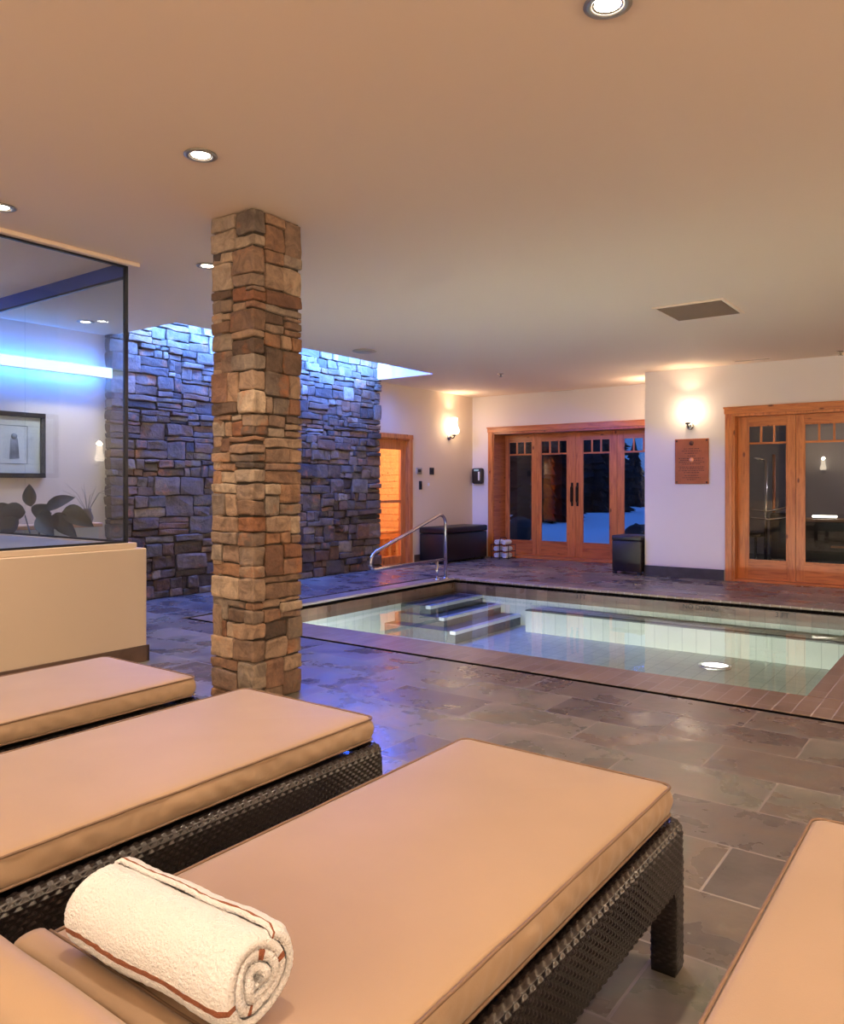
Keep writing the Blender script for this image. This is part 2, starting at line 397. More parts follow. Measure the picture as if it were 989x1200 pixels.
for (xe, z) in ((-5.45, -0.205), (-5.17, -0.30), (-4.88, -0.40)):
    y0 = 7.62 if z > -0.25 else (7.5 if z > -0.35 else 7.3)
    f = MB(); f.box(PX0, xe, y0, PY1, PZ, z)
    st = f.build('step', M['treadtile'], pool)
    f = MB(); f.box(xe-0.07, xe+0.005, y0-0.004, PY1, z-0.03, z+0.008); f.build('step_nosing', M['nosing'], st)
# the water surface
m, nt, out = newmat('pool_water')
t = N(nt, 'ShaderNodeBsdfTransparent'); t.inputs['Color'].default_value = (0.92, 0.985, 0.955, 1)
gl = N(nt, 'ShaderNodeBsdfGlossy', Roughness=0.02)
tc = N(nt, 'ShaderNodeTexCoord'); nz = N(nt, 'ShaderNodeTexNoise', Scale=2.2, Detail=3.0)
L(nt, tc.outputs['Object'], nz.inputs['Vector'])
bp = N(nt, 'ShaderNodeBump', Strength=0.06, Distance=0.03); L(nt, nz.outputs['Fac'], bp.inputs['Height'])
fr = N(nt, 'ShaderNodeFresnel', IOR=1.33); L(nt, bp.outputs[0], gl.inputs['Normal'])
mx = N(nt, 'ShaderNodeMixShader'); L(nt, fr.outputs[0], mx.inputs[0]); L(nt, t.outputs[0], mx.inputs[1]); L(nt, gl.outputs[0], mx.inputs[2])
L(nt, mx.outputs[0], out.inputs['Surface'])
f = MB(); f.add([(PX0, PY0, WZ), (PX1, PY0, WZ), (PX1, PY1, WZ), (PX0, PY1, WZ)], [(0, 1, 2, 3)])
tag(f.build('water', m, pool), label='still clear pale green water')
def pool_lamp(x, y):
    q = MB(); q.lathe([(0.15, PZ+0.0), (0.155, PZ+0.025), (0.125, PZ+0.03), (0.125, PZ+0.0)], (x, y, 0), 32)
    o = q.build('pool_light_ring', M['steel'], pool)
    q = MB(); q.lathe([(0.0, PZ+0.02), (0.125, PZ+0.02)], (x, y, 0), 32); q.build('lens', M['poolbulb'], o)
pool_lamp(-2.2, 7.86)

# ceiling with the light slot
SX, SY0, SY1, SZ = -6.40, 4.70, 9.02, 3.55
f = MB(); C1 = H+0.10
f.box(SX, 3.2, -2.7, 12.35, H, C1); f.box(WX-.2, SX, -2.7, SY0, H, C1); f.box(WX-.2, SX, SY1, 12.35, H, C1)
f.box(SX, SX+.08, SY0, SY1, C1, SZ); f.box(WX-.2, SX+.08, SY0-.08, SY0, C1, SZ); f.box(WX-.2, SX+.08, SY1, SY1+.08, C1, SZ)
f.box(WX-.2, SX+.08, SY0-.08, SY1+.08, SZ, SZ+.08)
struct(f, 'ceiling', M['ceiling'])
def wallpanel(f, plane, a0, a1, t0, t1, z0, z1, holes):
    """wall running along x (plane='x') or y with rectangular holes (a0,a1,z0,z1)"""
    def bx(p, q, r, s):
        if q-p < 1e-4 or s-r < 1e-4: return
        if plane == 'x': f.box(p, q, t0, t1, r, s)
        else: f.box(t0, t1, p, q, r, s)
    p = a0
    for (h0, h1, k0, k1) in sorted(holes):
        bx(p, h0, z0, z1); bx(h0, h1, z0, k0); bx(h0, h1, k1, z1); p = h1
    bx(p, a1, z0, z1)
f = MB(); wallpanel(f, 'y', -2.7, 12.35, WX-.2, WX, 0, H, [(9.16, 9.98, 0, 2.0)])
f.box(WX-.2, WX, SY0-.08, SY1+.08, H, SZ)
struct(f, 'wall_left', M['warmlitwall'])
f = MB(); wallpanel(f, 'x', WX, -3.73, DY, 12.35, 0, H, [(-7.13, -4.25, 0, 2.19)]); struct(f, 'wall_far', M['wall'])
f = MB(); f.box(-3.93, -3.73, QY, DY, 0, H); wallpanel(f, 'x', -3.73, 3.2, QY, QY+.2, 0, H, [(-2.76, 0.12, 0, 2.19)])
struct(f, 'wall_middle', M['wall'])
f = MB(); f.box(3.0, 3.2, -2.7, QY, 0, H); struct(f, 'wall_right', M['wall'])
f = MB(); f.box(WX, 3.0, -2.7, -2.5, 0, H); struct(f, 'wall_back', M['wall'])
# skirting
f = MB(); f.box(-3.945, -2.86, QY-.015, QY, 0, 0.14, bevel=.003); f.box(-3.945, -3.93, QY-.015, DY, 0, 0.14); struct(f, 'baseboard_middle', M['bluestone'])
f = MB(); f.box(WX, WX+.015, 10.1, DY, 0, 0.13); f.box(WX, -7.25, DY-.015, DY, 0, 0.13); struct(f, 'baseboard_left', M['brownbase'])
f = MB(); f.box(2.985, 3, -2.5, QY, 0, .13); f.box(WX, 3, -2.5, -2.485, 0, .13); f.box(0.25, 3, QY-.015, QY, 0, .13); struct(f, 'baseboard_right', M['bluestone'])

# ------------------------------------------------------------------ stonework
def unit_grid(n):
    bm = bmesh.new(); bmesh.ops.create_cube(bm, size=2)
    bmesh.ops.subdivide_edges(bm, edges=bm.edges[:], cuts=n, use_grid_fill=True)
    bm.verts.index_update()
    r = ([v.co.copy() for v in bm.verts], [[v.index for v in q.verts] for q in bm.faces]); bm.free(); return r
G4 = unit_grid(5); G3 = unit_grid(3)
def stone(mb, x0, x1, y0, y1, z0, z1, rnd, G, rough=0.006, rad=0.014, tilt=0.02):
    c = Vector(((x0+x1)/2, (y0+y1)/2, (z0+z1)/2)); hx = Vector(((x1-x0)/2, (y1-y0)/2, (z1-z0)/2))
    seed = Vector((rnd.random()*50, rnd.random()*50, rnd.random()*50))
    sk = [rnd.uniform(-tilt, tilt) for _ in range(4)]
    V = []
    for u in G[0]:
        # push the loops outward so edges stay crisp, then round the corners
        w = Vector([math.copysign(abs(a)**0.6, a) for a in u])
        p = Vector((w.x*hx.x, w.y*hx.y, w.z*hx.z))
        inner = Vector([max(-(h-rad), min(h-rad, q)) if h > rad else 0 for q, h in zip(p, hx)])
        d = p-inner
        if d.length > rad: d = d.normalized()*rad
        p = inner+d
        n = noise.noise_vector((p+seed)*9)*rough*1.3+noise.noise_vector((p+seed)*26)*rough*0.6
        p += n
        p.z += sk[0]*p.x*.6+sk[1]*p.y*.6 + noise.noise((p+seed)*5)*rough*.8
        V.append(c+p)
    mb.add(V, G[1], 0, False)

rnd = random.Random(11)
cx0, cx1, cy0, cy1 = -3.75, -3.39, 3.01, 3.40
pil = MB(); pil.box(cx0+.035, cx1-.035, cy0+.035, cy1-.035, 0, H, 1)
W, D = cx1-cx0, cy1-cy0
def bands(z0, z1, u0, u1, rnd, hb, wb, corner=None):
    """broken courses: tall bands cut into cells, each cell cut again into one to four stones"""
    out = []; z = z0
    while z < z1-1e-6:
        h = rnd.uniform(*hb)
        if z1-z-h < hb[0]*.8: h = z1-z
        u = u0
        while u < u1-1e-6:
            w = rnd.uniform(*wb)
            if u1-u-w < wb[0]*.8: w = u1-u
            if corner is not None and u < corner:
                if corner-u < .06: w = max(w, .12+corner-u)
                elif abs(u+w-corner) < .06: w = corner-u+rnd.choice((-.10, .09)) if corner-u > .19 else corner-u+.09
                if u1-u-w < .05: w = u1-u
            k = rnd.random(); a, b = u, u+w
            if h < .11 or k < .14: out.append((a, b, z, z+h))
            elif k < .88:
                c = h*rnd.uniform(.28, .72)
                for (p, q) in ((z, z+c), (z+c, z+h)):
                    if rnd.random() < .42 and w > .16 and not (corner and a < corner < b):
                        m_ = a+w*rnd.uniform(.3, .7); out += [(a, m_, p, q), (m_, b, p, q)]
                    else: out.append((a, b, p, q))
            else:
                c = h*rnd.uniform(.22, .4); d = h*rnd.uniform(.6, .8)
                out += [(a, b, z, z+c), (a, b, z+c, z+d), (a, b, z+d, z+h)]
            u += w
        z += h
    return out
pil = MB(); pil.box(cx0+.018, cx1-.018, cy0+.018, cy1-.018, 0, H, 1)
rnd = random.Random(23); g_ = .0032
for (a, b, p, q) in bands(0, H, 0, W+D, rnd, (.11, .25), (.12, .24), W):
    o = rnd.uniform(-.007, .010)
    if b <= W+1e-6: stone(pil, cx0+a+g_-(.008 if a < 1e-6 else 0), cx0+b-g_, cy0-o, cy0+.10, p+g_, q-g_, rnd, G4, rough=.007, rad=.010)
    elif a >= W-1e-6: stone(pil, cx1-.10, cx1+o, cy0+(a-W)+g_, cy0+(b-W)-g_, p+g_, q-g_, rnd, G4, rough=.007, rad=.010)
    else: stone(pil, cx0+a+g_, cx1+max(o, 0)+.004, cy0-max(o, 0)-.004, cy0+(b-W)-g_, p+g_, q-g_, rnd, G4, rough=.008, rad=.011)
for (a, b, p, q) in bands(0, H, 0, W+D, rnd, (.12, .25), (.15, .25), W):
    o = rnd.uniform(-.007, .008)
    if b <= W+1e-6: stone(pil, cx0+a+g_, cx0+b-g_, cy1-.08, cy1+o, p+g_, q-g_, rnd, G3, rad=.010)
    elif a >= W-1e-6: stone(pil, cx0-o, cx0+.08, cy1-(b-W)+g_, cy1-(a-W)-g_, p+g_, q-g_, rnd, G3, rad=.010)
tag(pil.build('stone_column', [M['stone'], M['mortar']], recalc=False), 'square rough ledgestone column rising from slate floor to ceiling', 'column')

# stone wall facing under the light slot (blocks of broken courses)
sw = MB(); sw.box(WX+.002, WX+.06, 4.68, 9.08, 0, SZ-.02, 1)
rnd = random.Random(5)
for (a, b, c_, d_) in bands(0, SZ-.02, 4.65, 9.1, rnd, (.13, .27), (.17, .42)):
    p = rnd.choice([0, .006, .012, .02, .03])+rnd.uniform(0, .012)
    stone(sw, WX+.01, WX+.105+p, a+.003, b-.003, c_+.003, d_-.003, rnd, G3, rough=.010, rad=.012, tilt=.03)
struct(sw, 'wall_stone', [M['stonewall'], M['mortar']]).data.update()

# ------------------------------------------------------------------ blue lighting
def led_bar(name, x, y0, y1, z, label, mat, w=.035, rot=None):
    r = empty(name, (x, (y0+y1)/2, z), label=label, cat='strip light')
    q = MB(); q.box(-w, w, -(y1-y0)/2, (y1-y0)/2, 0.012, .035); q.build('housing', M['white_enamel'], r)
    q = MB(); q.box(-w*.8, w*.8, -(y1-y0)/2+.01, (y1-y0)/2-.01, 0, .012); q.build('diffuser', mat, r)
    return r
BLUE = (0.22, 0.40, 1.0)
r = led_bar('slot_strip_light', -7.16, 4.78, 8.95, 3.08, 'long blue strip light hidden in the ceiling slot above the stone wall', M['ledblue'])
light('slot_lamp', 'AREA', (-.02, 0, -.02), 190, (0.09, 0.27, 1.0), r, rot=(0, R(72), 0), shape='RECTANGLE', size=.08, size_y=4.1)
light('slot_lamp', 'AREA', (.03, 0, -.02), 135, (0.03, 0.10, 1.0), r, rot=(0, R(-40), 0), shape='RECTANGLE', size=.08, size_y=4.1)
r = led_bar('slot_strip_light', -6.50, 4.78, 8.95, 3.30, 'long blue strip light hidden at the room side of ceiling slot', M['ledblue'])
light('slot_lamp', 'AREA', (0, 0, -.02), 25, (0.05, 0.14, 1.0), r, shape='RECTANGLE', size=.10, size_y=4.1)

# ------------------------------------------------------------------ glass enclosure on the half wall
f = MB(); f.box(-5.12, -4.88, -2.5, 3.34, 0, .805, bevel=.006); f.box(WX, -5.12, 3.14, 3.34, 0, .805)
struct(f, 'wall_partition', M['partition'])
f = MB(); f.box(-4.88, -4.868, -2.5, 3.352, 0, .115, bevel=.002); f.box(-7.4, -4.868, 3.34, 3.352, 0, .115); struct(f, 'baseboard_partition', M['brownbase'])
f = MB(); f.box(-5.10, -4.915, -2.5, 3.285, .805, .845, bevel=.004); f.box(WX, -5.10, 3.16, 3.285, .805, .845)
struct(f, 'trim_5', M['partition'])
f = MB(); f.box(WX, -5.10, -2.5, 3.16, .70, .84); struct(f, 'floor_raised', M['deck'])
enc = empty('window_1', (0, 0, 0), kind='structure')
GX, GY, GZ0, GZ1 = -4.955, 3.22, .86, 2.80
f = MB(); f.box(GX-.005, GX+.005, -2.5, GY-.01, GZ0, GZ1); f.build('glass_pane', M['glass2'], enc)
f = MB(); f.box(WX+.01, -6.365, GY-.005, GY+.005, GZ0, GZ1-.07); f.build('glass_pane', M['glass2'], enc)
f = MB(); f.box(-6.357, GX-.01, GY-.005, GY+.005, GZ0, GZ1-.07); f.build('glass_pane', M['glass2'], enc)
f = MB(); f.box(GX-.012, GX+.012, GY-.012, GY+.012, GZ0-.02, GZ1+.01); f.build('corner_post', M['darkmetal'], enc)
f = MB(); f.box(GX-.012, GX+.012, -2.5, GY, GZ1-.012, GZ1+.012); f.box(WX, GX, GY-.010, GY+.010, GZ1-.085, GZ1-.07); f.build('head_channel', M['darkmetal'], enc)
f = MB(); f.box(WX, GX-.012, GY-.008, GY+.02, GZ1-.07, GZ1+.03); f.build('header', M['bluelit_header'], enc)
f = MB(); f.box(GX-.012, GX+.012, -2.5, GY, GZ0-.018, GZ0); f.box(WX, GX, GY-.01, GY+.01, GZ0-.018, GZ0); f.build('sill_channel', M['darkmetal'], enc)
f = MB(); f.box(-4.98, -4.90, -2.5, 3.30, H-.028, H, bevel=.004); struct(f, 'trim_6', M['ceiling'])
r = empty('reflection_bar', (-7.49, 2.95, 2.40), label='blue-white glowing bar added behind the glass for a reflected light band', cat='strip light')  # added glowing bar, stands in for a blue band reflected in the glass
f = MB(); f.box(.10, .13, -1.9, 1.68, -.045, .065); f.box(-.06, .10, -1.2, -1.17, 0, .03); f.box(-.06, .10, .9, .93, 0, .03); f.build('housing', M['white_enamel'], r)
f = MB(); f.box(.13, .15, -1.89, 1.67, -.04, .06, bevel=.008); f.build('diffuser', M['reflglow'], r)
light('reflection_bar_wash', 'AREA', (.095, -.1, .01), 34, (0.03, 0.20, 1.0), r, rot=(0, R(90), 0), shape='RECTANGLE', size=.05, size_y=3.4)  # added blue wall wash around the reflected band

# framed print on the wall inside the enclosure
fr = empty('framed_picture', (WX, 3.15, 1.64), label='black framed print hanging on pale wall behind the glass', cat='picture')
hw, hh = .86, .315
f = MB()
for a in ((-hw, hw, hh-.045, hh), (-hw, hw, -hh, -hh+.045), (-hw, -hw+.045, -hh+.045, hh-.045), (hw-.045, hw, -hh+.045, hh-.045)):
    f.box(0.002, .035, a[0], a[1], a[2], a[3], bevel=.003)
f.build('frame', M['plastic'], fr)
f = MB(); f.box(.004, .014, -hw+.045, hw-.045, -hh+.045, hh-.045); f.build('mat_board', M['paper'], fr)
f = MB()
rp = random.Random(3)
f.box(.014, .016, -hw+.17, hw-.17, -hh+.13, -hh+.136); f.box(.014, .016, -hw+.17, hw-.17, hh-.136, hh-.13)
f.box(.014, .016, hw-.176, hw-.17, -hh+.13, hh-.13); f.box(.014, .016, -hw+.17, -hw+.176, -hh+.13, hh-.13)
for k in range(7):
    y = -hw+.3+k*.19+rp.uniform(-.02, .02)
    f.lathe([(0, .017), (.03, .017), (.03, .0145)], (0, y, .08), 12, axis='x')
    f.add([(.016, y-.035, .06), (.016, y+.035, .06), (.016, y+.05, -.13), (.016, y-.045, -.14)], [(0, 1, 2, 3)])
f.build('printed_figures', M['ink'], fr)

# rubber plant, beyond the inner pane
def leafmesh(mb, base, direc, length, width, droop=.25, seed=0, twist=0.0):
    d = Vector(direc).normalized(); side = d.cross(Vector((0, 0, 1)))
    side = side.normalized() if side.length > .05 else Vector((1, 0, 0))
    side = Matrix.Rotation(twist, 3, d) @ side
    up = side.cross(d).normalized(); b = Vector(base); n = 9; V = []; F = []
    for i in range(n+1):
        t = i/n; w = width*.5*math.sin(PI*min(1, t**.85))**.8*(1-.15*t) if 0 < t < 1 else 0.001
        c = b+d*length*t-Vector((0, 0, 1))*droop*length*t*t
        for s_ in (-1, -.5, 0, .5, 1):
            V.append(c+side*w*s_+up*(abs(s_)*w*.35))
    for i in range(n):
        for j in range(4):
            a = i*5+j; F.append((a, a+1, a+6, a+5))
    o = len(V); V += [v-up*.0025 for v in V]
    F += [tuple(x+o for x in q[::-1]) for q in F]
    mb.add(V, F, 0, True)
pl = empty('potted_plant', (-6.91, 3.62, .06), label='dark broad-leaved plant standing behind the corner glass', cat='plant')
f = MB(); f.lathe([(0, 0), (.15, 0), (.16, .02), (.20, .40), (.215, .41), (.215, .44), (.195, .44), (.185, .40), (0, .40)], n=28); f.build('pot', M['pot'], pl)
f = MB(); f.lathe([(0, .41), (.185, .405)], n=20); f.build('soil', M['soil'], pl)
f = MB()
for a, b in (((0, 0, .4), (-.05, .02, 1.0)), ((.02, 0, .4), (.12, .05, .95)), ((-.02, 0, .4), (-.2, -.02, .92)), ((0, .02, .4), (.05, .12, .9))):
    a, b = Vector(a), Vector(b); f.tube([a, a.lerp(b, .5)+Vector((.02, 0, .02)), b], [.010, .008, .006], 8)
f.build('stem', M['stem'], pl)
Rv = Vector((.807, .5906, 0)); Fv = Vector((-.5906, .807, 0))
leaves = [(-.06, 1.00, (-.02, 1), .17, .10, 0), (.05, .97, (.95, .55), .25, .12, .12), (.18, .95, (1, -.1), .24, .15, .35), (-.1, .95, (-1, .05), .22, .15, .25),
          (.0, .93, (.5, -.3), .2, .16, .3), (-.2, .93, (-.9, .5), .2, .12, .2), (.1, .92, (.9, -.45), .22, .13, .3), (-.16, .9, (-.4, -.5), .2, .15, .2), (-.02, .9, (.2, .3), .14, .14, .1), (-.28, .93, (-1, .2), .2, .14, .2), (.07, .9, (-.3, -.2), .18, .16, .2)]
for (dx, z, dr, ln, wd, dp) in leaves:
    f = MB(); leafmesh(f, Rv*dx*1.15+Vector((0, 0, z)), Rv*dr[0]+Vector((0, 0, dr[1]))+Fv*random.uniform(-.3, .3), ln*1.2, wd*1.3, dp, twist=random.uniform(.9, 1.5))
    f.build('leaf', M['leaf'], pl)
# plain low bench with a pale jar of dry twigs
tb = empty('console_shelf', (-7.36, 3.95, 0), label='low pale wooden ledge against the wall behind the glass', cat='shelf')
f = MB(); f.box(-.17, .17, -.47, .47, .84, .88, bevel=.005); f.build('top', M['cedar'], tb)
f = MB(); f.box(-.15, .14, -.44, .44, 0, .84); f.build('body', M['paper'], tb)
tw = empty('twig_vase', (-7.27, 4.30, .88), label='slim vase of pale bare twigs on low ledge behind the glass', cat='vase')
f = MB(); f.lathe([(0, 0), (.045, 0), (.06, .05), (.035, .12), (.04, .14), (.03, .14), (.02, .1), (0, .1)], n=20); f.build('vase', M['pot'], tw)
f = MB(); rt = random.Random(2)
for k in range(9):
    a = rt.uniform(-1, 1); f.tube([(0, 0, .1), Rv*a*.12+Vector((0, 0, .22+rt.random()*.08)), Rv*a*.26+Vector((0, 0, .27+rt.random()*.16))], [.003, .0025, .0015], 5)
f.build('twigs', M['twig'], tw)

# ------------------------------------------------------------------ french doors
def leaf(parent, x0, x1, y, z0, z1, sl, sr, glass_mat, handle=None, lights=3):
    """one door leaf: stiles, rails, muntins in one joined frame, glazing as its own part"""
    d = empty('door_leaf', (0, 0, 0)); d.parent = parent
    t = .045; a, b = x0+sl, x1-sr; gz0, gz1 = .275, 2.03; tz = 1.80
    q = MB(); q.box(x0+.002, a, y, y+t, z0, z1, bevel=.003); q.box(b, x1-.002, y, y+t, z0, z1, bevel=.003); q.build('stile', M['fir'], d)
    q = MB(); q.box(a, b, y+.001, y+t-.001, z0, gz0, bevel=.003); q.box(a, b, y+.001, y+t-.001, gz1, z1, bevel=.003)
    q.box(a, b, y+.008, y+t-.008, tz-.014, tz+.014, bevel=.003); q.build('rail', M['fir_h'], d)
    q = MB()
    for k in range(1, lights):
        c = a+(b-a)*k/lights; q.box(c-.012, c+.012, y+.008, y+t-.008, tz+.014, gz1)
    e = .012   # glazing bead
    q.box(a, a+e, y-.004, y+.012, gz0, gz1); q.box(b-e, b, y-.004, y+.012, gz0, gz1); q.box(a+e, b-e, y-.004, y+.012, gz0, gz0+e); q.box(a+e, b-e, y-.004, y+.012, gz1-e, gz1)
    q.build('muntin', M['fir'], d)
    q = MB(); q.box(a, b, y+.018, y+.026, gz0, gz1); q.build('glass_pane', glass_mat, d)
    if handle is not None:
        hx = handle; z = 1.10
        q = MB(); q.box(hx-.02, hx+.02, y-.008, y, z-.20, z+.20, bevel=.006)
        q.tube(fillet([(hx, y-.006, z-.13), (hx, y-.055, z-.13), (hx, y-.055, z+.13), (hx, y-.006, z+.13)], .03, 5), .012, 10)
        q.build('door_handle', M['bronze'], d)
    return d
d1 = empty('door_1', (0, 0, 0), kind='structure')
yd = 12.24
f = MB()  # casing: head mould with a projecting cap, side casings
f.box(-7.215, -7.12, DY-.022, DY, 0, 2.185, bevel=.004); f.box(-4.24, -4.15, DY-.022, DY, 0, 2.185, bevel=.004)
f.build('casing', M['fir'], d1)
f = MB(); f.box(-7.225, -4.14, DY-.026, DY, 2.185, 2.265, bevel=.004); f.box(-7.235, -4.13, DY-.04, DY, 2.255, 2.277, bevel=.004); f.build('head_casing', M['fir_h'], d1)
f = MB(); f.box(-7.13, -7.10, DY-.002, 12.34, 0, 2.185, bevel=.002); f.box(-4.28, -4.25, DY-.002, 12.34, 0, 2.185); f.box(-7.10, -4.28, DY-.002, 12.34, 2.15, 2.19)
f.build('jamb', M['fir_y'], d1)
f = MB(); f.box(-7.10, -4.28, DY+.02, 12.36, 0, .03, bevel=.004); f.build('threshold', M['fir_h'], d1)
for (x0, x1, sl, sr, hd) in ((-7.10, -6.468, .075, .085, None), (-6.468, -5.74, .085, .14, -5.79), (-5.74, -4.99, .142, .12, -5.69), (-4.99, -4.28, .115, .1, None)):
    leaf(d1, x0, x1, yd, .03, 2.15, sl, sr, M['glass'], hd)
f = MB(); f.box(-5.757, -5.723, yd-.012, yd, .03, 2.15, bevel=.004); f.build('astragal', M['fir'], d1)
d2 = empty('door_2', (0, 0, 0), kind='structure')
f = MB(); f.box(-2.845, -2.755, QY-.022, QY, 0, 2.185, bevel=.004); f.box(.11, .20, QY-.022, QY, 0, 2.185, bevel=.004); f.build('casing', M['fir'], d2)
f = MB(); f.box(-2.855, .21, QY-.026, QY, 2.185, 2.265, bevel=.004); f.box(-2.865, .22, QY-.04, QY, 2.255, 2.277, bevel=.004); f.build('head_casing', M['fir_h'], d2)
f = MB(); f.box(-2.76, -2.725, QY-.002, QY+.2, 0, 2.185); f.box(.09, .12, QY-.002, QY+.2, 0, 2.185); f.box(-2.725, .09, QY-.002, QY+.2, 2.15, 2.19); f.build('jamb', M['fir'], d2)
f = MB(); f.box(-2.725, .09, QY+.01, QY+.2, 0, .03, bevel=.004); f.build('threshold', M['fir_h'], d2)
for k in range(4):
    x0 = -2.725+k*.7037; leaf(d2, x0, x0+.7037, QY+.13, .03, 2.15, .135 if k == 0 else .10, .10, M['glass'], None)

# sauna door in the left wall
d3 = empty('door_3', (0, 0, 0), kind='structure')
f = MB(); y0, y1 = 9.16, 9.98
f.box(WX, WX+.02, y0-.05, y0+.02, 0, 1.99, bevel=.003); f.box(WX, WX+.02, y1-.02, y1+.06, 0, 1.99, bevel=.003); f.box(WX, WX+.024, y0-.05, y1+.07, 1.99, 2.06, bevel=.003)
f.build('casing', M['fir'], d3)
f = MB(); f.box(WX-.2, WX, y0, y0+.03, 0, 2.0); f.box(WX-.2, WX, y1-.03, y1, 0, 2.0); f.box(WX-.2, WX, y0, y1, 1.97, 2.0); f.build('jamb', M['fir'], d3)
dl = empty('door_leaf', (0, 0, 0)); dl.parent = d3
f = MB(); xa, xb = WX-.10, WX-.06
for a in ((y0+.03, y0+.13, .02, 1.97), (y1-.15, y1-.03, .02, 1.97), (y0+.13, y1-.15, .02, .14), (y0+.13, y1-.15, 1.82, 1.97), (y0+.13, y1-.15, .98, 1.02)):
    f.box(xa, xb, a[0], a[1], a[2], a[3], bevel=.003)
f.build('frame', M['fir'], dl)
f = MB(); f.box(xa+.015, xa+.022, y0+.13, y1-.15, .14, 1.82); f.build('glass_pane', M['glass'], dl)
f = MB()
for x0_, x1_, ya, yb, za, zb in ((-9.3, -9.25, 7.6, 11.2, 0, 2.15), (-9.3, -7.75, 7.55, 7.6, 0, 2.15), (-9.3, -7.75, 11.2, 11.25, 0, 2.15), (-9.3, -7.75, 7.55, 11.25, 2.12, 2.17), (-9.3, -7.75, 7.55, 11.25, -.03, 0)):
    f.box(x0_, x1_, ya, yb, za, zb)
z = .0
while z < 2.1:
    f.box(-9.25, -9.238, 7.6, 11.2, z+.004, z+.116, bevel=.003); f.box(-9.25, -7.8, 11.188, 11.2, z+.004, z+.116, bevel=.003); z += .12
struct(f, 'wall_sauna', M['cedar'])
sb = empty('sauna_bench', (-8.72, 9.8, 0), label='slatted cedar bench lit inside the sauna, behind the glazed door', cat='bench')
f = MB()
for k in range(6): f.box(-.42+k*.13, -.42+k*.13+.10, -1.0, 1.2, .44, .47, bevel=.003)
f.build('seat_slat', M['cedar'], sb)
f = MB(); f.box(-.40, .34, -.9, -.82, 0, .44); f.box(-.40, .34, 1.05, 1.13, 0, .44); f.box(.28, .34, -.82, 1.05, .34, .42); f.build('support', M['cedar'], sb)
sl = empty('sauna_lamp', (-8.6, 9.5, 2.12), label='round warm ceiling lamp inside the sauna', cat='lamp')
f = MB(); f.lathe([(0, -.05), (.09, -.045), (.12, -.02), (.12, 0)], n=24); f.build('shade', emit('sauna_lamp_glass', (1, .7, .4), 14), sl)
light('sauna_bulb', 'POINT', (0, 0, -.12), 120, (1, .66, .38), sl, shadow_soft_size=.08)

# ------------------------------------------------------------------ outside the far doors
og = MB(); rg_ = random.Random(4); nx, ny = 50, 40; V = []; F = []
for i in range(nx+1):
    for j in range(ny+1):
        x = -34+i*(29.9/nx); y = 12.4+j*(44/ny)
        h = .08+.30*noise.noise((x*.22, y*.22, 1))+.12*noise.noise((x*.7, y*.7, 4))
        h = h*min(1, (y-12.4)/3)-.05+.085*max(0, min(4, y-13.5))
        V.append((x, y, h))
for i in range(nx):
    for j in range(ny):
        a = i*(ny+1)+j; F.append((a, a+ny+1, a+ny+2, a+1))
og.add(V, F, 0, True); tag(og.build('snow_ground', M['snow']), 'blue-lit snow lying outside the far glass doors', 'snow', kind='stuff')
def conifer(x, y, h, r, label, seed):
    rr = random.Random(seed); t = empty('conifer', (x, y, 0), label=label, cat='tree')
    q = MB(); q.tube([(0, 0, -.4), (0, 0, h*.5), (0, 0, h*.98)], [r*.12, r*.08, .01], 8); q.build('trunk', M['bark'], t)
    q = MB(); n = 16; lay = int(h/.15)
    for k in range(lay):
        z = .25+k*(h-.25)/lay; rad = r*(1-(z/h)**1.1)+.06
        V = [(0, 0, z+.42)]; m_ = 22
        for j in range(m_):
            a = 2*PI*j/m_+rr.uniform(-.06, .06); q_ = rad*(1.0 if j % 2 else .6)*rr.uniform(.7, 1.15)
            V.append((math.cos(a)*q_, math.sin(a)*q_, z-.12*rad-rr.uniform(0, .1)))
        q.add(V, [(0, j+1, (j+1) % m_+1) for j in range(m_)])
    q.build('foliage', M['needles'], t, recalc=False); return t
cl = ['dark conifer beyond the leftmost pane of the far doors', 'tall dark conifer beyond the left door leaf of the far doors', 'tall dark conifer beyond the right door leaf of the far doors', 'small distant dark conifer against dusk sky at right pane']
for (x, y, h, r_), lb, sd in zip(((-11.9, 19.6, 7.0, 1.8), (-9.5, 18.4, 7.0, 1.1), (-10.9, 24.6, 8.5, 1.7), (-11.9, 31, 3.0, 1.0)), cl, range(6)):
    conifer(x, y, h, r_, lb, sd+20)
bo = MB(); V, F = unit_grid(7)
for (bx_, by_, s_, nm, lb) in ((-8.0, 14.4, .42, 'boulder', 'dark rounded boulder in snow beyond the lower left pane'), (-5.55, 14.7, .36, 'boulder', 'dark low boulder in snow beyond right door leaf')):
    q = MB(); q.add([Vector(v).normalized()*s_*(1+.25*noise.noise(Vector(v).normalized()*2+Vector((bx_, 0, 0)))) for v in V], F, 0, True)
    o = q.build(nm, M['rock'], loc=(bx_, by_, .16)); tag(o, lb, 'rock')

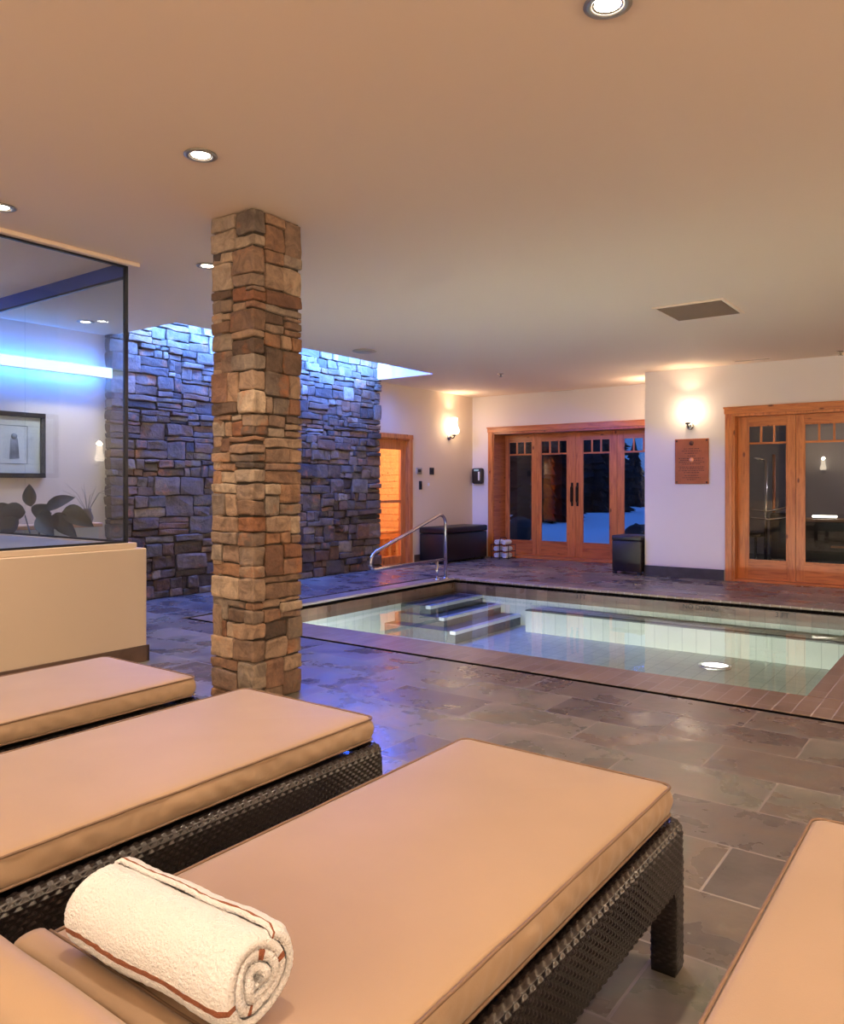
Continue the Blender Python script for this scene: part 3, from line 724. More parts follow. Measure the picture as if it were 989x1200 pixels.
# ------------------------------------------------------------------ dim exercise room behind the right doors
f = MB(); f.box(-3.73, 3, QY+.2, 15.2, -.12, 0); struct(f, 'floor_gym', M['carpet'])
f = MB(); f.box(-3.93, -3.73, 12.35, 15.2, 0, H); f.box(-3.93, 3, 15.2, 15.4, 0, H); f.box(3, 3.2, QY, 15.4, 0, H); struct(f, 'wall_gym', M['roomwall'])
f = MB(); f.box(-3.93, 3.2, 12.35, 15.4, H, H+.1); struct(f, 'ceiling_gym', M['ceiling'])
ds = empty('desk', (-1.5, 13.4, 0), label='dark wooden desk in dim room behind the right glass doors', cat='desk')
f = MB(); f.box(-.95, .95, -.35, .35, .70, .74, bevel=.005); f.build('desktop', M['desk'], ds)
f = MB(); f.box(-.9, -.86, -.32, .32, 0, .70); f.box(.86, .9, -.32, .32, 0, .70); f.box(-.86, .86, -.10, -.07, .1, .70); f.build('body', M['plastic'], ds)
f = MB(); f.box(-.5, .5, -.125, -.10, .30, .33, bevel=.004); f.build('drawer_pull', M['desk'], ds)
dk = empty('desk_lamp', (-2.08, 13.25, .74), label='low glowing white tube lamp on the wooden desk', cat='lamp')
f = MB(); f.box(-.16, .16, -.04, .04, 0, .015, bevel=.004); f.build('base', M['plastic'], dk)
f = MB(); f.box(-.17, .17, -.03, .03, .02, .055, bevel=.01, seg=2); f.build('tube', M['tube'], dk)
gl_ = empty('gym_fill_lamp', (-.2, 13.6, H), label='round lamp added to brighten the dim room behind the right doors', cat='lamp')  # added fill lamp, brightens the things in the exercise room
f = MB(); f.lathe([(0, -.06), (.12, -.05), (.15, -.02), (.15, 0)], n=24); f.build('shade', M['white_enamel'], gl_)
light('gym_fill_bulb', 'POINT', (0, 0, -.15), 34, (.85, .82, 1.0), gl_, shadow_soft_size=.1)
em = empty('exercise_machine', (-2.62, 12.15, 0), label='dark exercise machine with chrome poles behind the right glass doors', cat='exercise machine')
f = MB(); f.box(-.25, .5, -.45, -.37, .03, .1, bevel=.01); f.box(-.25, .5, .37, .45, .03, .1, bevel=.01); f.box(.06, .14, -.4, .4, .05, .12, bevel=.01); f.build('base', M['darkmetal'], em)
f = MB(); f.tube([(.05, 0, .1), (.05, 0, 1.7)], .022, 10); f.build('copper_post', M['copper'], em)
f = MB(); f.tube([(-.06, 0, .1), (-.06, 0, 1.62)], .024, 10); f.tube([(-.06, 0, 1.62), (-.22, 0, 1.66)], .018, 8); f.build('chrome_post', M['steel'], em)
f = MB(); f.box(.02, .32, -.16, .16, .2, .86, bevel=.04, seg=3); f.build('weight_housing', M['plastic'], em)
f = MB(); f.tube(fillet([(-.25, -.25, .92), (.02, -.3, .88), (.3, -.25, .95)], .08, 6), .014, 8); f.tube(fillet([(-.25, -.28, .80), (.05, -.33, .77), (.28, -.28, .8)], .08, 6), .014, 8); f.build('handlebar', M['steel'], em)
f = MB(); f.box(-.35, -.08, -.2, .2, .5, .56, bevel=.02, seg=2); f.tube([(-.2, 0, .1), (-.2, 0, .52)], .02, 8); f.build('seat', M['leather'], em)
for b in ((-.32, -.14, -.34, -.22, .16, .2), (.1, .28, -.42, -.28, .18, .22)):
    f = MB(); f.box(*b, bevel=.01); f.build('pedal', M['steel'], em)

# ------------------------------------------------------------------ wall lamps
def sconce(x, y, z, ang, label, e=11, tint=(1.0, .72, .48)):
    s = empty('wall_sconce', (x, y, z), ang, label=label, cat='wall lamp', group='bell wall lamps')
    # local: wall behind is at +y
    q = MB(); q.lathe([(0, 0), (.05, 0), (.05, -.018), (.03, -.03), (0, -.03)], (0, 0, -.02), 20, axis='y'); q.build('backplate', M['steel'], s)
    q = MB(); q.tube(fillet([(0, -.02, -.02), (0, -.11, -.05), (0, -.11, .02)], .03, 5), .010, 10); q.lathe([(0, .0), (.03, .0), (.035, .025), (0, .03)], (0, -.11, .0), 18); q.build('arm', M['bronze'], s)
    q = MB(); q.lathe([(.03, .03), (.065, .035), (.085, .07), (.082, .11), (.062, .155), (.050, .21), (.052, .26), (.058, .30), (.045, .31), (.0, .31)], (0, -.11, 0), 28); q.build('shade', M['frosted'], s)
    if e < 30:
        light('sconce_bulb', 'SPOT', (0, -.17, .33), e*1.6, tint, s, rot=(R(180), 0, 0), spot_size=R(120), spot_blend=1.0, shadow_soft_size=.03)
        light('sconce_glow', 'POINT', (0, -.27, .16), e*.6, tint, s, shadow_soft_size=.06)
    else: light('sconce_bulb', 'POINT', (0, -.11, .345), e, tint, s, shadow_soft_size=.04)
    return s
sconce(WX, 11.1, 2.10, R(90), 'glowing bell wall lamp left of the far doors', 5)
sconce(-3.30, QY, 2.07, 0, 'glowing bell wall lamp above the copper plaque', 3.6)
sconce(-3.93, 11.25, 2.10, R(-90), 'bell wall lamp on the short return wall right of far doors', 6)
for (x, y, a_, lb) in ((3, -1.0, -90, 'added ceiling fill lamp on the unseen right wall, nearest the back'), (3, 1.5, -90, 'added ceiling fill lamp on unseen right wall, beside the loungers'), (3, 4.6, -90, 'added ceiling fill lamp on unseen right wall, beside near end of pool'),
                      (3, 7.8, -90, 'added ceiling fill lamp on unseen right wall, beside far end of pool'), (-3.8, -2.5, 180, 'added ceiling fill lamp on unseen back wall, left one'), (-1.4, -2.5, 180, 'added ceiling fill lamp on unseen back wall, middle one'), (1.2, -2.5, 180, 'added ceiling fill lamp on unseen back wall, right one')):
    sconce(x, y, 1.65, R(a_), lb, 70 if x < 3 or y < 0 else 54, (1.0, .78, .54))  # added out-of-view sconces that lift the ceiling brightness

# ------------------------------------------------------------------ plaque and small wall things
pq = empty('wall_plaque', (-3.28, QY, 1.575), label='copper coloured rectangular plaque with raised lettering under the wall lamp', cat='plaque')
f = MB(); f.box(-.225, .225, -.018, 0, -.305, .305, bevel=.006); f.build('plate', M['copper'], pq)
for sx in (-1, 1):
    for sz in (-1, 1):
        f = MB(); f.lathe([(0, -.026), (.012, -.024), (.014, -.018)], (sx*.2, 0, sz*.28), 12, axis='y'); f.build('corner_screw', M['copperdark'], pq)
f = MB(); f.lathe([(0, -.028), (.02, -.026), (.032, -.018)], (0, 0, .245), 18, axis='y'); f.build('crest', M['copperdark'], pq)
rp = random.Random(9); rows = [(.17, .10), (.14, .13), (.11, .09), (.075, .05), (.04, .17), (.015, .15), (-.01, .17), (-.035, .12), (-.075, .17), (-.10, .16), (-.125, .17), (-.15, .1), (-.19, .09), (-.22, .12), (-.245, .06)]
for (zz, hw_) in rows:
    x = -hw_; f = MB()
    while x < hw_:
        w = rp.uniform(.008, .03); f.box(x, min(x+w, hw_), -.021, -.017, zz-.005, zz+.005); x += w+rp.uniform(.006, .012)
    f.build('lettering', M['copperdark'], pq)
f = MB(); f.lathe([(0, -.022), (.03, -.021), (.032, -.017)], (.0, 0, .02), 16, axis='y'); f.build('emblem', M['copperlight'], pq)

def wallbox(name, y, z, w, h, mat, label, cat, t=.02, inner=None):
    e = empty(name, (WX, y, z), label=label, cat=cat)
    q = MB(); q.box(0, t, -w/2, w/2, -h/2, h/2, bevel=.004); q.build('plate', mat, e)
    if inner: q = MB(); q.box(t, t+.006, -w*.28, w*.28, -h*.25, h*.25, bevel=.002); q.build('button', inner, e)
    return e
wallbox('light_switch', 10.22, 1.49, .15, .10, M['greyplastic'], 'wide grey control plate beside the sauna door, left of black one', 'switch', inner=M['plastic'])
wallbox('thermostat', 10.58, 1.49, .11, .115, M['plastic'], 'small square black control box on wall below the lamp', 'thermostat', inner=M['darkmetal'])
wallbox('intercom', 10.26, 1.255, .07, .14, M['plastic'], 'narrow upright black switch below the grey control plate', 'switch', inner=M['darkmetal'])
wallbox('wall_socket', 10.50, 1.27, .04, .05, M['white_enamel'], 'tiny pale button on wall below black control box', 'switch', t=.01)
hs = empty('hand_dispenser', (-7.40, DY, 1.42), label='black wall dispenser with teal window beside the far doors', cat='dispenser')
f = MB(); f.box(-.105, .105, -.11, 0, -.14, .14, bevel=.035, seg=3); f.build('body', M['plastic'], hs)
f = MB(); f.box(-.05, .05, -.116, -.10, .085, .12, bevel=.005); f.build('window', M['teal'], hs)
f = MB(); f.box(.035, .07, -.116, -.105, -.08, .075, bevel=.004); f.build('cover_trim', M['white_enamel'], hs)

# ------------------------------------------------------------------ ceiling things
def downlight(x, y, label, r=.075, power=60, col=(1, .72, .46), ang=95, blend=.6):
    s = empty('downlight', (x, y, H), label=label, cat='ceiling light', group='recessed ceiling spotlights')
    q = MB(); q.lathe([(r, .0), (r+.022, -.002), (r+.024, -.007), (r+.004, -.012), (r-.006, -.004), (r, 0)], n=36); q.build('trim_ring', M['trimmetal'], s)
    q = MB(); q.lathe([(r-.004, -.006), (r*.85, -.0035), (r*.78, -.003)], n=36); q.build('reflector', M['cone'], s)
    q = MB(); q.lathe([(0, -.004), (r*.78, -.003)], n=30); q.build('bulb', M['bulb'], s)
    if power: light('spot_bulb', 'SPOT', (0, 0, -.02), power, col, s, spot_size=R(ang), spot_blend=blend, shadow_soft_size=.045)
    return s
def cpt(u, v):    # a ceiling point measured along the sight line through the photograph
    d = (H-1.25)*915/(569-v); o = (u-494.5)/915*d
    return (-.5906*d+.807*o, .807*d+.5906*o)
WARM = (1.0, .80, .60)
a = cpt(712, 4); downlight(*a, 'large recessed spotlight at the top edge of the photo', r=.055, power=55, col=WARM)
a = cpt(235, 181); downlight(*a, 'recessed spotlight in ceiling just left of the stone column top', r=.055, power=55, col=WARM)
a = cpt(1, 242); downlight(*a, 'recessed spotlight at the left edge above the glass enclosure', r=.055, power=60, col=WARM)
a = cpt(243, 311); downlight(*a, 'recessed spotlight partly hidden behind the stone column', r=.055, power=30, col=WARM)
for k, (x, y) in enumerate(((-2.9, .2), (-1.0, .9), (.9, .9), (-.9, -1.2), (1.2, -1.0), (-3.6, -1.4), (1.6, 3.4), (1.6, 6.2))):
    downlight(x, y, 'recessed spotlight over the lounging area, outside the photo, number %s from the left' % ('one', 'two', 'three', 'four', 'five', 'six', 'seven', 'eight')[k], r=.055, power=55, col=WARM)
downlight(-7.05, 4.15, 'recessed spotlight lighting the wall behind the glass', r=.055, power=42, col=(.95, .95, 1), ang=100)
downlight(-6.9, 2.2, 'recessed spotlight over the raised deck inside the glass', r=.055, power=30, col=(.95, .95, 1), ang=100)
sp = empty('ceiling_speaker', (*cpt(427, 411), H), label='flat round grey ceiling speaker near the light slot', cat='speaker')
f = MB(); f.lathe([(0, -.022), (.10, -.020), (.13, -.008), (.135, 0)], n=36); f.build('grille', M['greyplastic'], sp)
f = MB(); f.lathe([(.135, 0), (.145, -.006), (.135, -.01)], n=36); f.build('rim', M['greyplastic'], sp)
for (u, v, lb) in ((587, 438, 'small chrome sprinkler head in ceiling before the far doors'), (985, 412, 'small chrome sprinkler head in ceiling at the right edge')):
    s = empty('sprinkler_head', (*cpt(u, v), H), label=lb, cat='sprinkler')
    q = MB(); q.lathe([(0, -.008), (.04, -.006), (.045, 0)], n=20); q.build('escutcheon', M['steel'], s)
    q = MB(); q.lathe([(.012, 0), (.012, -.04), (.03, -.042), (.03, -.046), (0, -.046)], n=14); q.build('nozzle', M['steel'], s)
vx, vy = [(cpt(*p)) for p in ((765, 360), (870, 366))], None
cs = [cpt(765, 361), cpt(848, 349), cpt(872, 366), cpt(793, 376)]
vx0, vx1 = min(c[0] for c in cs), max(c[0] for c in cs); vy0, vy1 = min(c[1] for c in cs), max(c[1] for c in cs)
vt = empty('ceiling_vent', ((vx0+vx1)/2, (vy0+vy1)/2, H), label='rectangular slatted return air grille in ceiling', cat='vent')
hw, hd = (vx1-vx0)/2, (vy1-vy0)/2
f = MB()
for b in ((-hw, hw, -hd, -hd+.03), (-hw, hw, hd-.03, hd), (-hw, -hw+.03, -hd+.03, hd-.03), (hw-.03, hw, -hd+.03, hd-.03)): f.box(b[0], b[1], b[2], b[3], -.012, 0, bevel=.002)
f.build('frame', M['ceiling'], vt)
f = MB(); f.box(-hw+.03, hw-.03, -hd+.03, hd-.03, -.001, 0)
f.build('backing', M['plastic'], vt)
f = MB(); y = -hd+.035
while y < hd-.035: f.add([(-hw+.03, y, -.010), (hw-.03, y, -.010), (hw-.03, y+.010, -.002), (-hw+.03, y+.010, -.002), (-hw+.03, y, -.0115), (hw-.03, y, -.0115), (hw-.03, y+.010, -.0035), (-hw+.03, y+.010, -.0035)], [(0, 1, 2, 3), (4, 5, 6, 7), (0, 1, 5, 4), (3, 2, 6, 7)]); y += .0125
f.build('slats', M['grille'], vt)
for (u0, v0, u1, v1, lb) in ((858, 423, 905, 420, 'thin linear air slot in ceiling beside the right doors'), (640, 458, 675, 457, 'thin linear air slot in ceiling before the far doors')):
    a, b = cpt(u0, v0), cpt(u1, v1)
    x0_, x1_ = sorted((a[0], b[0])); ym = (a[1]+b[1])/2
    s = empty('linear_diffuser', ((x0_+x1_)/2, ym, H), label=lb, cat='vent'); w = (x1_-x0_)/2
    q = MB(); q.box(-w, w, -.05, -.03, -.008, 0); q.box(-w, w, .03, .05, -.008, 0); q.box(-w, -w+.02, -.03, .03, -.008, 0); q.box(w-.02, w, -.03, .03, -.008, 0); q.build('frame', M['ceiling'], s)
    q = MB(); q.box(-w+.02, w-.02, -.03, .03, -.001, 0); q.box(-w+.02, w-.02, -.004, .004, -.008, -.001); q.build('slot', M['grille'], s)

# ------------------------------------------------------------------ handrail
hr = empty('pool_handrail', (-5.96, 8.68, 0), label='looped brushed steel handrail at the pool corner steps', cat='handrail')
f = MB()
P = fillet([(0, 0, 0), (0, 0, .90), (0, -1.60, .42), (0, -1.56, .245), (0, -.02, .255)], [.13, .155, .085], 12)
f.tube(P, .021, 14); f.build('loop_tube', M['steel'], hr)
f = MB(); f.tube([(0, -.20, 0), (0, -.20, .25)], .021, 14); f.build('short_post', M['steel'], hr)
for y in (0, -.20):
    f = MB(); f.lathe([(.045, 0), (.045, .01), (.024, .018), (.022, .018)], (0, y, 0), 24); f.build('flange', M['steel'], hr)

# pool depth markings
def text(name, s, loc, rot, size, mat, parent=None, ext=.0008):
    c = bpy.data.curves.new(name, 'FONT'); c.body = s; c.size = size; c.extrude = ext; c.align_x = 'CENTER'; c.align_y = 'CENTER'
    o = bpy.data.objects.new(name+'_tmp', c); COL.objects.link(o)
    dg = bpy.context.evaluated_depsgraph_get(); me = bpy.data.meshes.new_from_object(o.evaluated_get(dg))
    bpy.data.objects.remove(o); me.materials.clear(); me.materials.append(mat)
    n = bpy.data.objects.new(name, me); COL.objects.link(n); n.location = loc; n.rotation_euler = rot
    if parent: n.parent = parent
    return n
for (x, s, lb) in ((-2.62, 'NO DIVING', 'small black lettering on the far pool tile band, near the centre'), (-1.78, '3 FT', 'tiny black depth mark on far pool tile band, at right'), (-4.05, '3 FT', 'tiny black depth mark on far pool tile band, toward the steps')):
    tag(text('depth_marking', s, (x, PY1-.002, -.105), (PI/2, 0, 0), .075, M['mark']), lb, 'pool marking')

# ------------------------------------------------------------------ leather seats
bn = empty('storage_bench', (-7.285, 10.87, 0), label='long dark brown leather bench against the wall left of far doors', cat='bench')
f = MB(); f.box(-.235, .235, -.66, .66, .03, .47, bevel=.012, seg=2); f.build('body', M['leather'], bn)
f = MB(); f.box(-.245, .245, -.67, .67, .475, .575, bevel=.025, seg=3); f.build('lid', M['leather'], bn)
for sx in (-1, 1):
    for sy in (-1, 1): f = MB(); f.box(sx*.19-.025, sx*.19+.025, sy*.6-.025, sy*.6+.025, 0, .03); f.build('leg', M['plastic'], bn)
ot = empty('cube_ottoman', (-4.17, 10.76, 0), label='dark brown leather cube ottoman before right end of far doors', cat='ottoman')
f = MB(); f.box(-.21, .21, -.20, .20, .04, .47, bevel=.010, seg=2); f.build('body', M['leather'], ot)
f = MB(); f.box(-.215, .215, -.205, .205, .474, .545, bevel=.014, seg=2); f.build('lid', M['leather'], ot)
for sx in (-1, 1):
    for sy in (-1, 1): f = MB(); f.box(sx*.18-.025, sx*.18+.025, sy*.17-.025, sy*.17+.025, 0, .04); f.build('leg', M['plastic'], ot)

# ------------------------------------------------------------------ towels
def towel_roll(name, L_, rad, turns, label, cat, parent=None, seed=1, stripes=True, res=(60, 34), group=None):
    """rolled terry towel: spiral sheet with thickness, axis along local x"""
    nl, per = res; n = int(per*turns); rnd_ = random.Random(seed)
    r0 = rad*.16; pitch = (rad-r0)/turns; th = pitch*.80
    q = MB(); V = []; F = []; mi = []
    a_end = R(62)                                    # where the loose edge lies
    for side in (0, 1):
        for i in range(n+1):
            t = i/n; a = a_end-2*PI*turns*(1-t)
            lip = max(0, 1-(1-t)*turns*2*PI/.35); r_ = r0+(rad-r0)*t-lip*pitch*.45-(th*(1-.45*lip) if side else 0)
            if r_ < .004: r_ = .004
            for j in range(nl+1):
                s = j/nl; x = (s-.5)*L_*(1+.025*math.sin(a*2+seed))
                e = 1-max(0, abs(s-.5)*2-.93)/.07*(.12)
                w = noise.noise((x*9, t*turns*3, seed))*.004+noise.noise((x*60, a*14, seed))*.0016
                rr_ = r_*e+w
                yy, zz = math.cos(a)*rr_*1.0, math.sin(a)*rr_
                zz = zz*(1 if zz > 0 else .93)
                V.append((x, yy, zz))
    o = (n+1)*(nl+1)
    def stripe_at(i):
        if not stripes: return 0
        back = (n-i)/per*2*PI                       # angle back from the loose edge
        return 1 if (0.0 < back < .07) or (3.93 < back < 4.10) or (6.9 < back < 7.1) or (9.2 < back < 9.4) or (12.2 < back < 12.5) else 0
    for i in range(n):
        for j in range(nl):
            a = i*(nl+1)+j; k = stripe_at(i)
            q.add([], []); F.append(((a, a+1, a+nl+2, a+nl+1), k)); F.append(((o+a, o+a+nl+1, o+a+nl+2, o+a+1), k))
        for j in (0, nl):
            a = i*(nl+1)+j; F.append(((a, a+nl+1, o+a+nl+1, o+a), stripe_at(i)))
    for i in (0, n):
        for j in range(nl):
            a = i*(nl+1)+j; F.append(((a, o+a, o+a+1, a+1), 0))
    q.v = [tuple(v) for v in V]; q.f = [f_[0] for f_ in F]; q.mi = [f_[1] for f_ in F]; q.sm = [True]*len(F)
    ob = q.build(name, [M['terry'], M['stripe']], parent)
    return tag(ob, label, cat, group) if label else ob
tw = towel_roll('rolled_towel', .375, .080, 3.6, 'white rolled terry towel with brown stripes on the large near lounger', 'towel', res=(90, 200))
tw.location = (-1.02, .742, .478+.076); tw.rotation_euler = (0, 0, R(2))
# basket of towels by the far doors
bk = empty('towel_basket', (-6.78, 11.62, 0), label='low dark wire basket on the floor by the far doors', cat='basket')
f = MB()
for z in (.02, .13, .24): f.tube([(-.17, -.12, z), (.17, -.12, z), (.17, .12, z), (-.17, .12, z)], .005, 6, closed=True)
for x, y in ((-.17, -.12), (.17, -.12), (.17, .12), (-.17, .12), (0, -.12), (0, .12)): f.tube([(x, y, 0), (x, y, .25)], .006, 6)
f.build('wire_frame', M['darkmetal'], bk)
f = MB(); f.tube(fillet([(0, -.12, .24), (0, -.10, .36), (0, .10, .36), (0, .12, .24)], .04, 5), .007, 8); f.build('handle', M['darkmetal'], bk)
sm = towel_roll('folded_towel', .22, .052, 2.6, 'white rolled towel in wire basket, lower left', 'towel', seed=4, res=(14, 26), group='towels in the wire basket')
def put(o, loc, rz, label):
    o.location = loc; o.rotation_euler = (0, 0, rz); o['label'] = label
put(sm, (-6.86, 11.62, .060), R(90), 'white rolled towel in wire basket, lower left')
for loc, lb in (((-6.70, 11.62, .060), 'white rolled towel in wire basket, lower right'), ((-6.865, 11.62, .172), 'white rolled towel in wire basket, middle left'),
                ((-6.695, 11.62, .172), 'white rolled towel in wire basket, middle right'), ((-6.85, 11.62, .285), 'white rolled towel on top of wire basket, at left'), ((-6.71, 11.62, .285), 'white rolled towel on top of wire basket, at right')):
    c = sm.copy(); COL.objects.link(c); put(c, loc, R(90), lb)

# ------------------------------------------------------------------ loungers
def rrect(hx, hy, r, n=5, step=None, cx=0, cy=0):
    r = max(min(r, hx-.0004, hy-.0004), .0002); P = []
    for (sx, sy, a0) in ((1, 1, 0), (-1, 1, 90), (-1, -1, 180), (1, -1, 270)):
        for k in range(n+1):
            a = R(a0+90*k/n); P.append(Vector((cx+sx*(hx-r)+r*math.cos(a), cy+sy*(hy-r)+r*math.sin(a), 0)))
    if step:
        out = []
        for i in range(len(P)):
            a, b = P[i], P[(i+1) % len(P)]; m_ = max(1, round((b-a).length/step))
            for k in range(m_): out.append(a.lerp(b, k/m_))
        return out
    return P

def cushion(name, hx, hy, z0, z1, parent, seed=0, wr=.009, dome=.012):
    """box cushion: concentric outline rings swept over a boxed profile"""
    prof = [(hx-.002, z0+.004), (hx*.5, z0+.001), (.03, z0), (.008, z0+.002), (.001, z0+.007)]
    nside = 7
    for k in range(1, nside): t = k/nside; prof.append((-.006*math.sin(PI*t), z0+.007+(z1-z0-.014)*t))
    prof += [(.001, z1-.007), (.006, z1-.001), (.016, z1+.002), (.04, z1+.005), (.09, z1+.008), (.16, z1+.010), (.24, z1+.0115), (hx-.002, z1+dome)]
    base = rrect(hx, hy, .028, 5, .011); V = []; F = []; m_ = len(base)
    for ri, (ins, z) in enumerate(prof):
        ring = rrect(hx-ins, hy-ins, max(.028-ins, .004) if ins > 0 else .028-ins, 5)
        # keep the same parametrisation: scale the base outline towards the centre line
        for p in base:
            sx = (hx-ins)/hx; 
            x = p.x*sx; y = math.copysign(max(0, abs(p.y)-ins*min(1, abs(p.y)/hy*1.0)), p.y) if ins > 0 else p.y*(hy-ins)/hy
            zz = z; side = z0+.008 < z < z1-.008 and ins < .001
            n_ = noise.noise((p.x*3+seed, p.y*3, z*2))
            if side:
                along = p.y if abs(abs(p.x)-hx) < .03 else p.x
                wv = noise.noise(((along+z*.9)*22+seed*3, z*6, seed))+.5*noise.noise(((along-z*.5)*48, z*10, seed+4))
                d = wr*wv*(1-abs((z-z0)/(z1-z0)-.5)*1.2)
                nn = Vector((p.x if abs(abs(p.x)-hx) < .03 else 0, p.y if abs(abs(p.y)-hy) < .03 else 0, 0))
                if nn.length > 0: nn.normalize(); x += nn.x*d; y += nn.y*d
            elif z > z1: zz = z+noise.noise((x*3.1, y*2.6, seed))*.0035*min(1, ins/.05)+.0012*noise.noise((x*11, y*9, seed+2))*min(1, ins/.03)
            V.append((x, y, zz))
    for i in range(len(prof)-1):
        for j in range(m_): F.append((i*m_+j, i*m_+(j+1) % m_, (i+1)*m_+(j+1) % m_, (i+1)*m_+j))
    F.append(tuple(range(m_))[::-1]); F.append(tuple((len(prof)-1)*m_+j for j in range(m_)))
    q = MB(); q.add(V, F, 0, True); c = q.build(name, M['canvas'], parent)
    for z in (z1-.002, z0+.004):
        q = MB(); q.tube([(p.x*(1+.001/hx), p.y*(1+.001/hy), z+.0015*noise.noise((p.x*9, p.y*9, seed+z*50))) for p in base], .0034, 8, closed=True)
        tag(q.build('piping', M['piping'], c), label='thin piped seam darkened with crease shadow')
    return c

def weave(path, prof, cell=.0145, amp=.0045, sub=3, closed=True, top_from=None):
    """woven strands as real relief, swept along a path (outward normal in xy) over a profile of (offset, z)"""
    P = []; m_ = len(path)
    tot = 0; cum = [0]
    for i in range(m_ if closed else m_-1): tot += (path[(i+1) % m_]-path[i]).length; cum.append(tot)
    nc = max(4, int(round(tot/cell/2))*2); ns = nc*sub
    pl_ = [0]
    for i in range(len(prof)-1): pl_.append(pl_[-1]+math.hypot(prof[i+1][0]-prof[i][0], prof[i+1][1]-prof[i][1]))
    npc = max(2, int(round(pl_[-1]/cell*1.35))); np_ = npc*sub
    def at(cumu, vals, s):
        for i in range(len(cumu)-1):
            if s <= cumu[i+1]+1e-9:
                t = (s-cumu[i])/max(1e-9, cumu[i+1]-cumu[i]); return i, t
        return len(cumu)-2, 1
    V = []; F = []
    cols = ns if closed else ns+1
    for a in range(cols):
        s = tot*a/ns; i, t = at(cum, None, s); p = path[i].lerp(path[(i+1) % m_], t)
        q0, q1 = path[i-1] if (closed or i > 0) else path[i], path[(i+2) % m_] if (closed or i+2 < m_) else path[-1]
        tg = (path[(i+1) % m_]-path[i]).normalized()
        tp = ((path[i]-q0).normalized() if (path[i]-q0).length > 1e-9 else tg); tn = ((q1-path[(i+1) % m_]).normalized() if (q1-path[(i+1) % m_]).length > 1e-9 else tg)
        T_ = (tg+tp).normalized().lerp((tg+tn).normalized(), t).normalized(); nv = Vector((T_.y, -T_.x, 0))
        for b in range(np_+1):
            w = pl_[-1]*b/np_; k, u = at(pl_, None, w)
            off = prof[k][0]+(prof[k+1][0]-prof[k][0])*u; z = prof[k][1]+(prof[k+1][1]-prof[k][1])*u
            dv = Vector((prof[k+1][0]-prof[k][0], prof[k+1][1]-prof[k][1])); dv.normalize(); on = (dv.y, -dv.x)
            ca, cb = a/sub, b/sub
            ver = abs(math.sin(PI*ca)); hor = abs(math.sin(PI*cb))
            par = (int(ca+1e-6)+int(cb+1e-6)) % 2
            hgt = (hor*.95+ver*.15) if par else (ver*.55-.1)
            h_ = amp*hgt
            c = p+nv*(off+on[0]*h_); V.append((c.x, c.y, z+on[1]*h_))
    for a in range(ns if closed else ns):
        a2 = (a+1) % cols
        for b in range(np_): F.append((a*(np_+1)+b, a2*(np_+1)+b, a2*(np_+1)+b+1, a*(np_+1)+b+1))
    return V, F

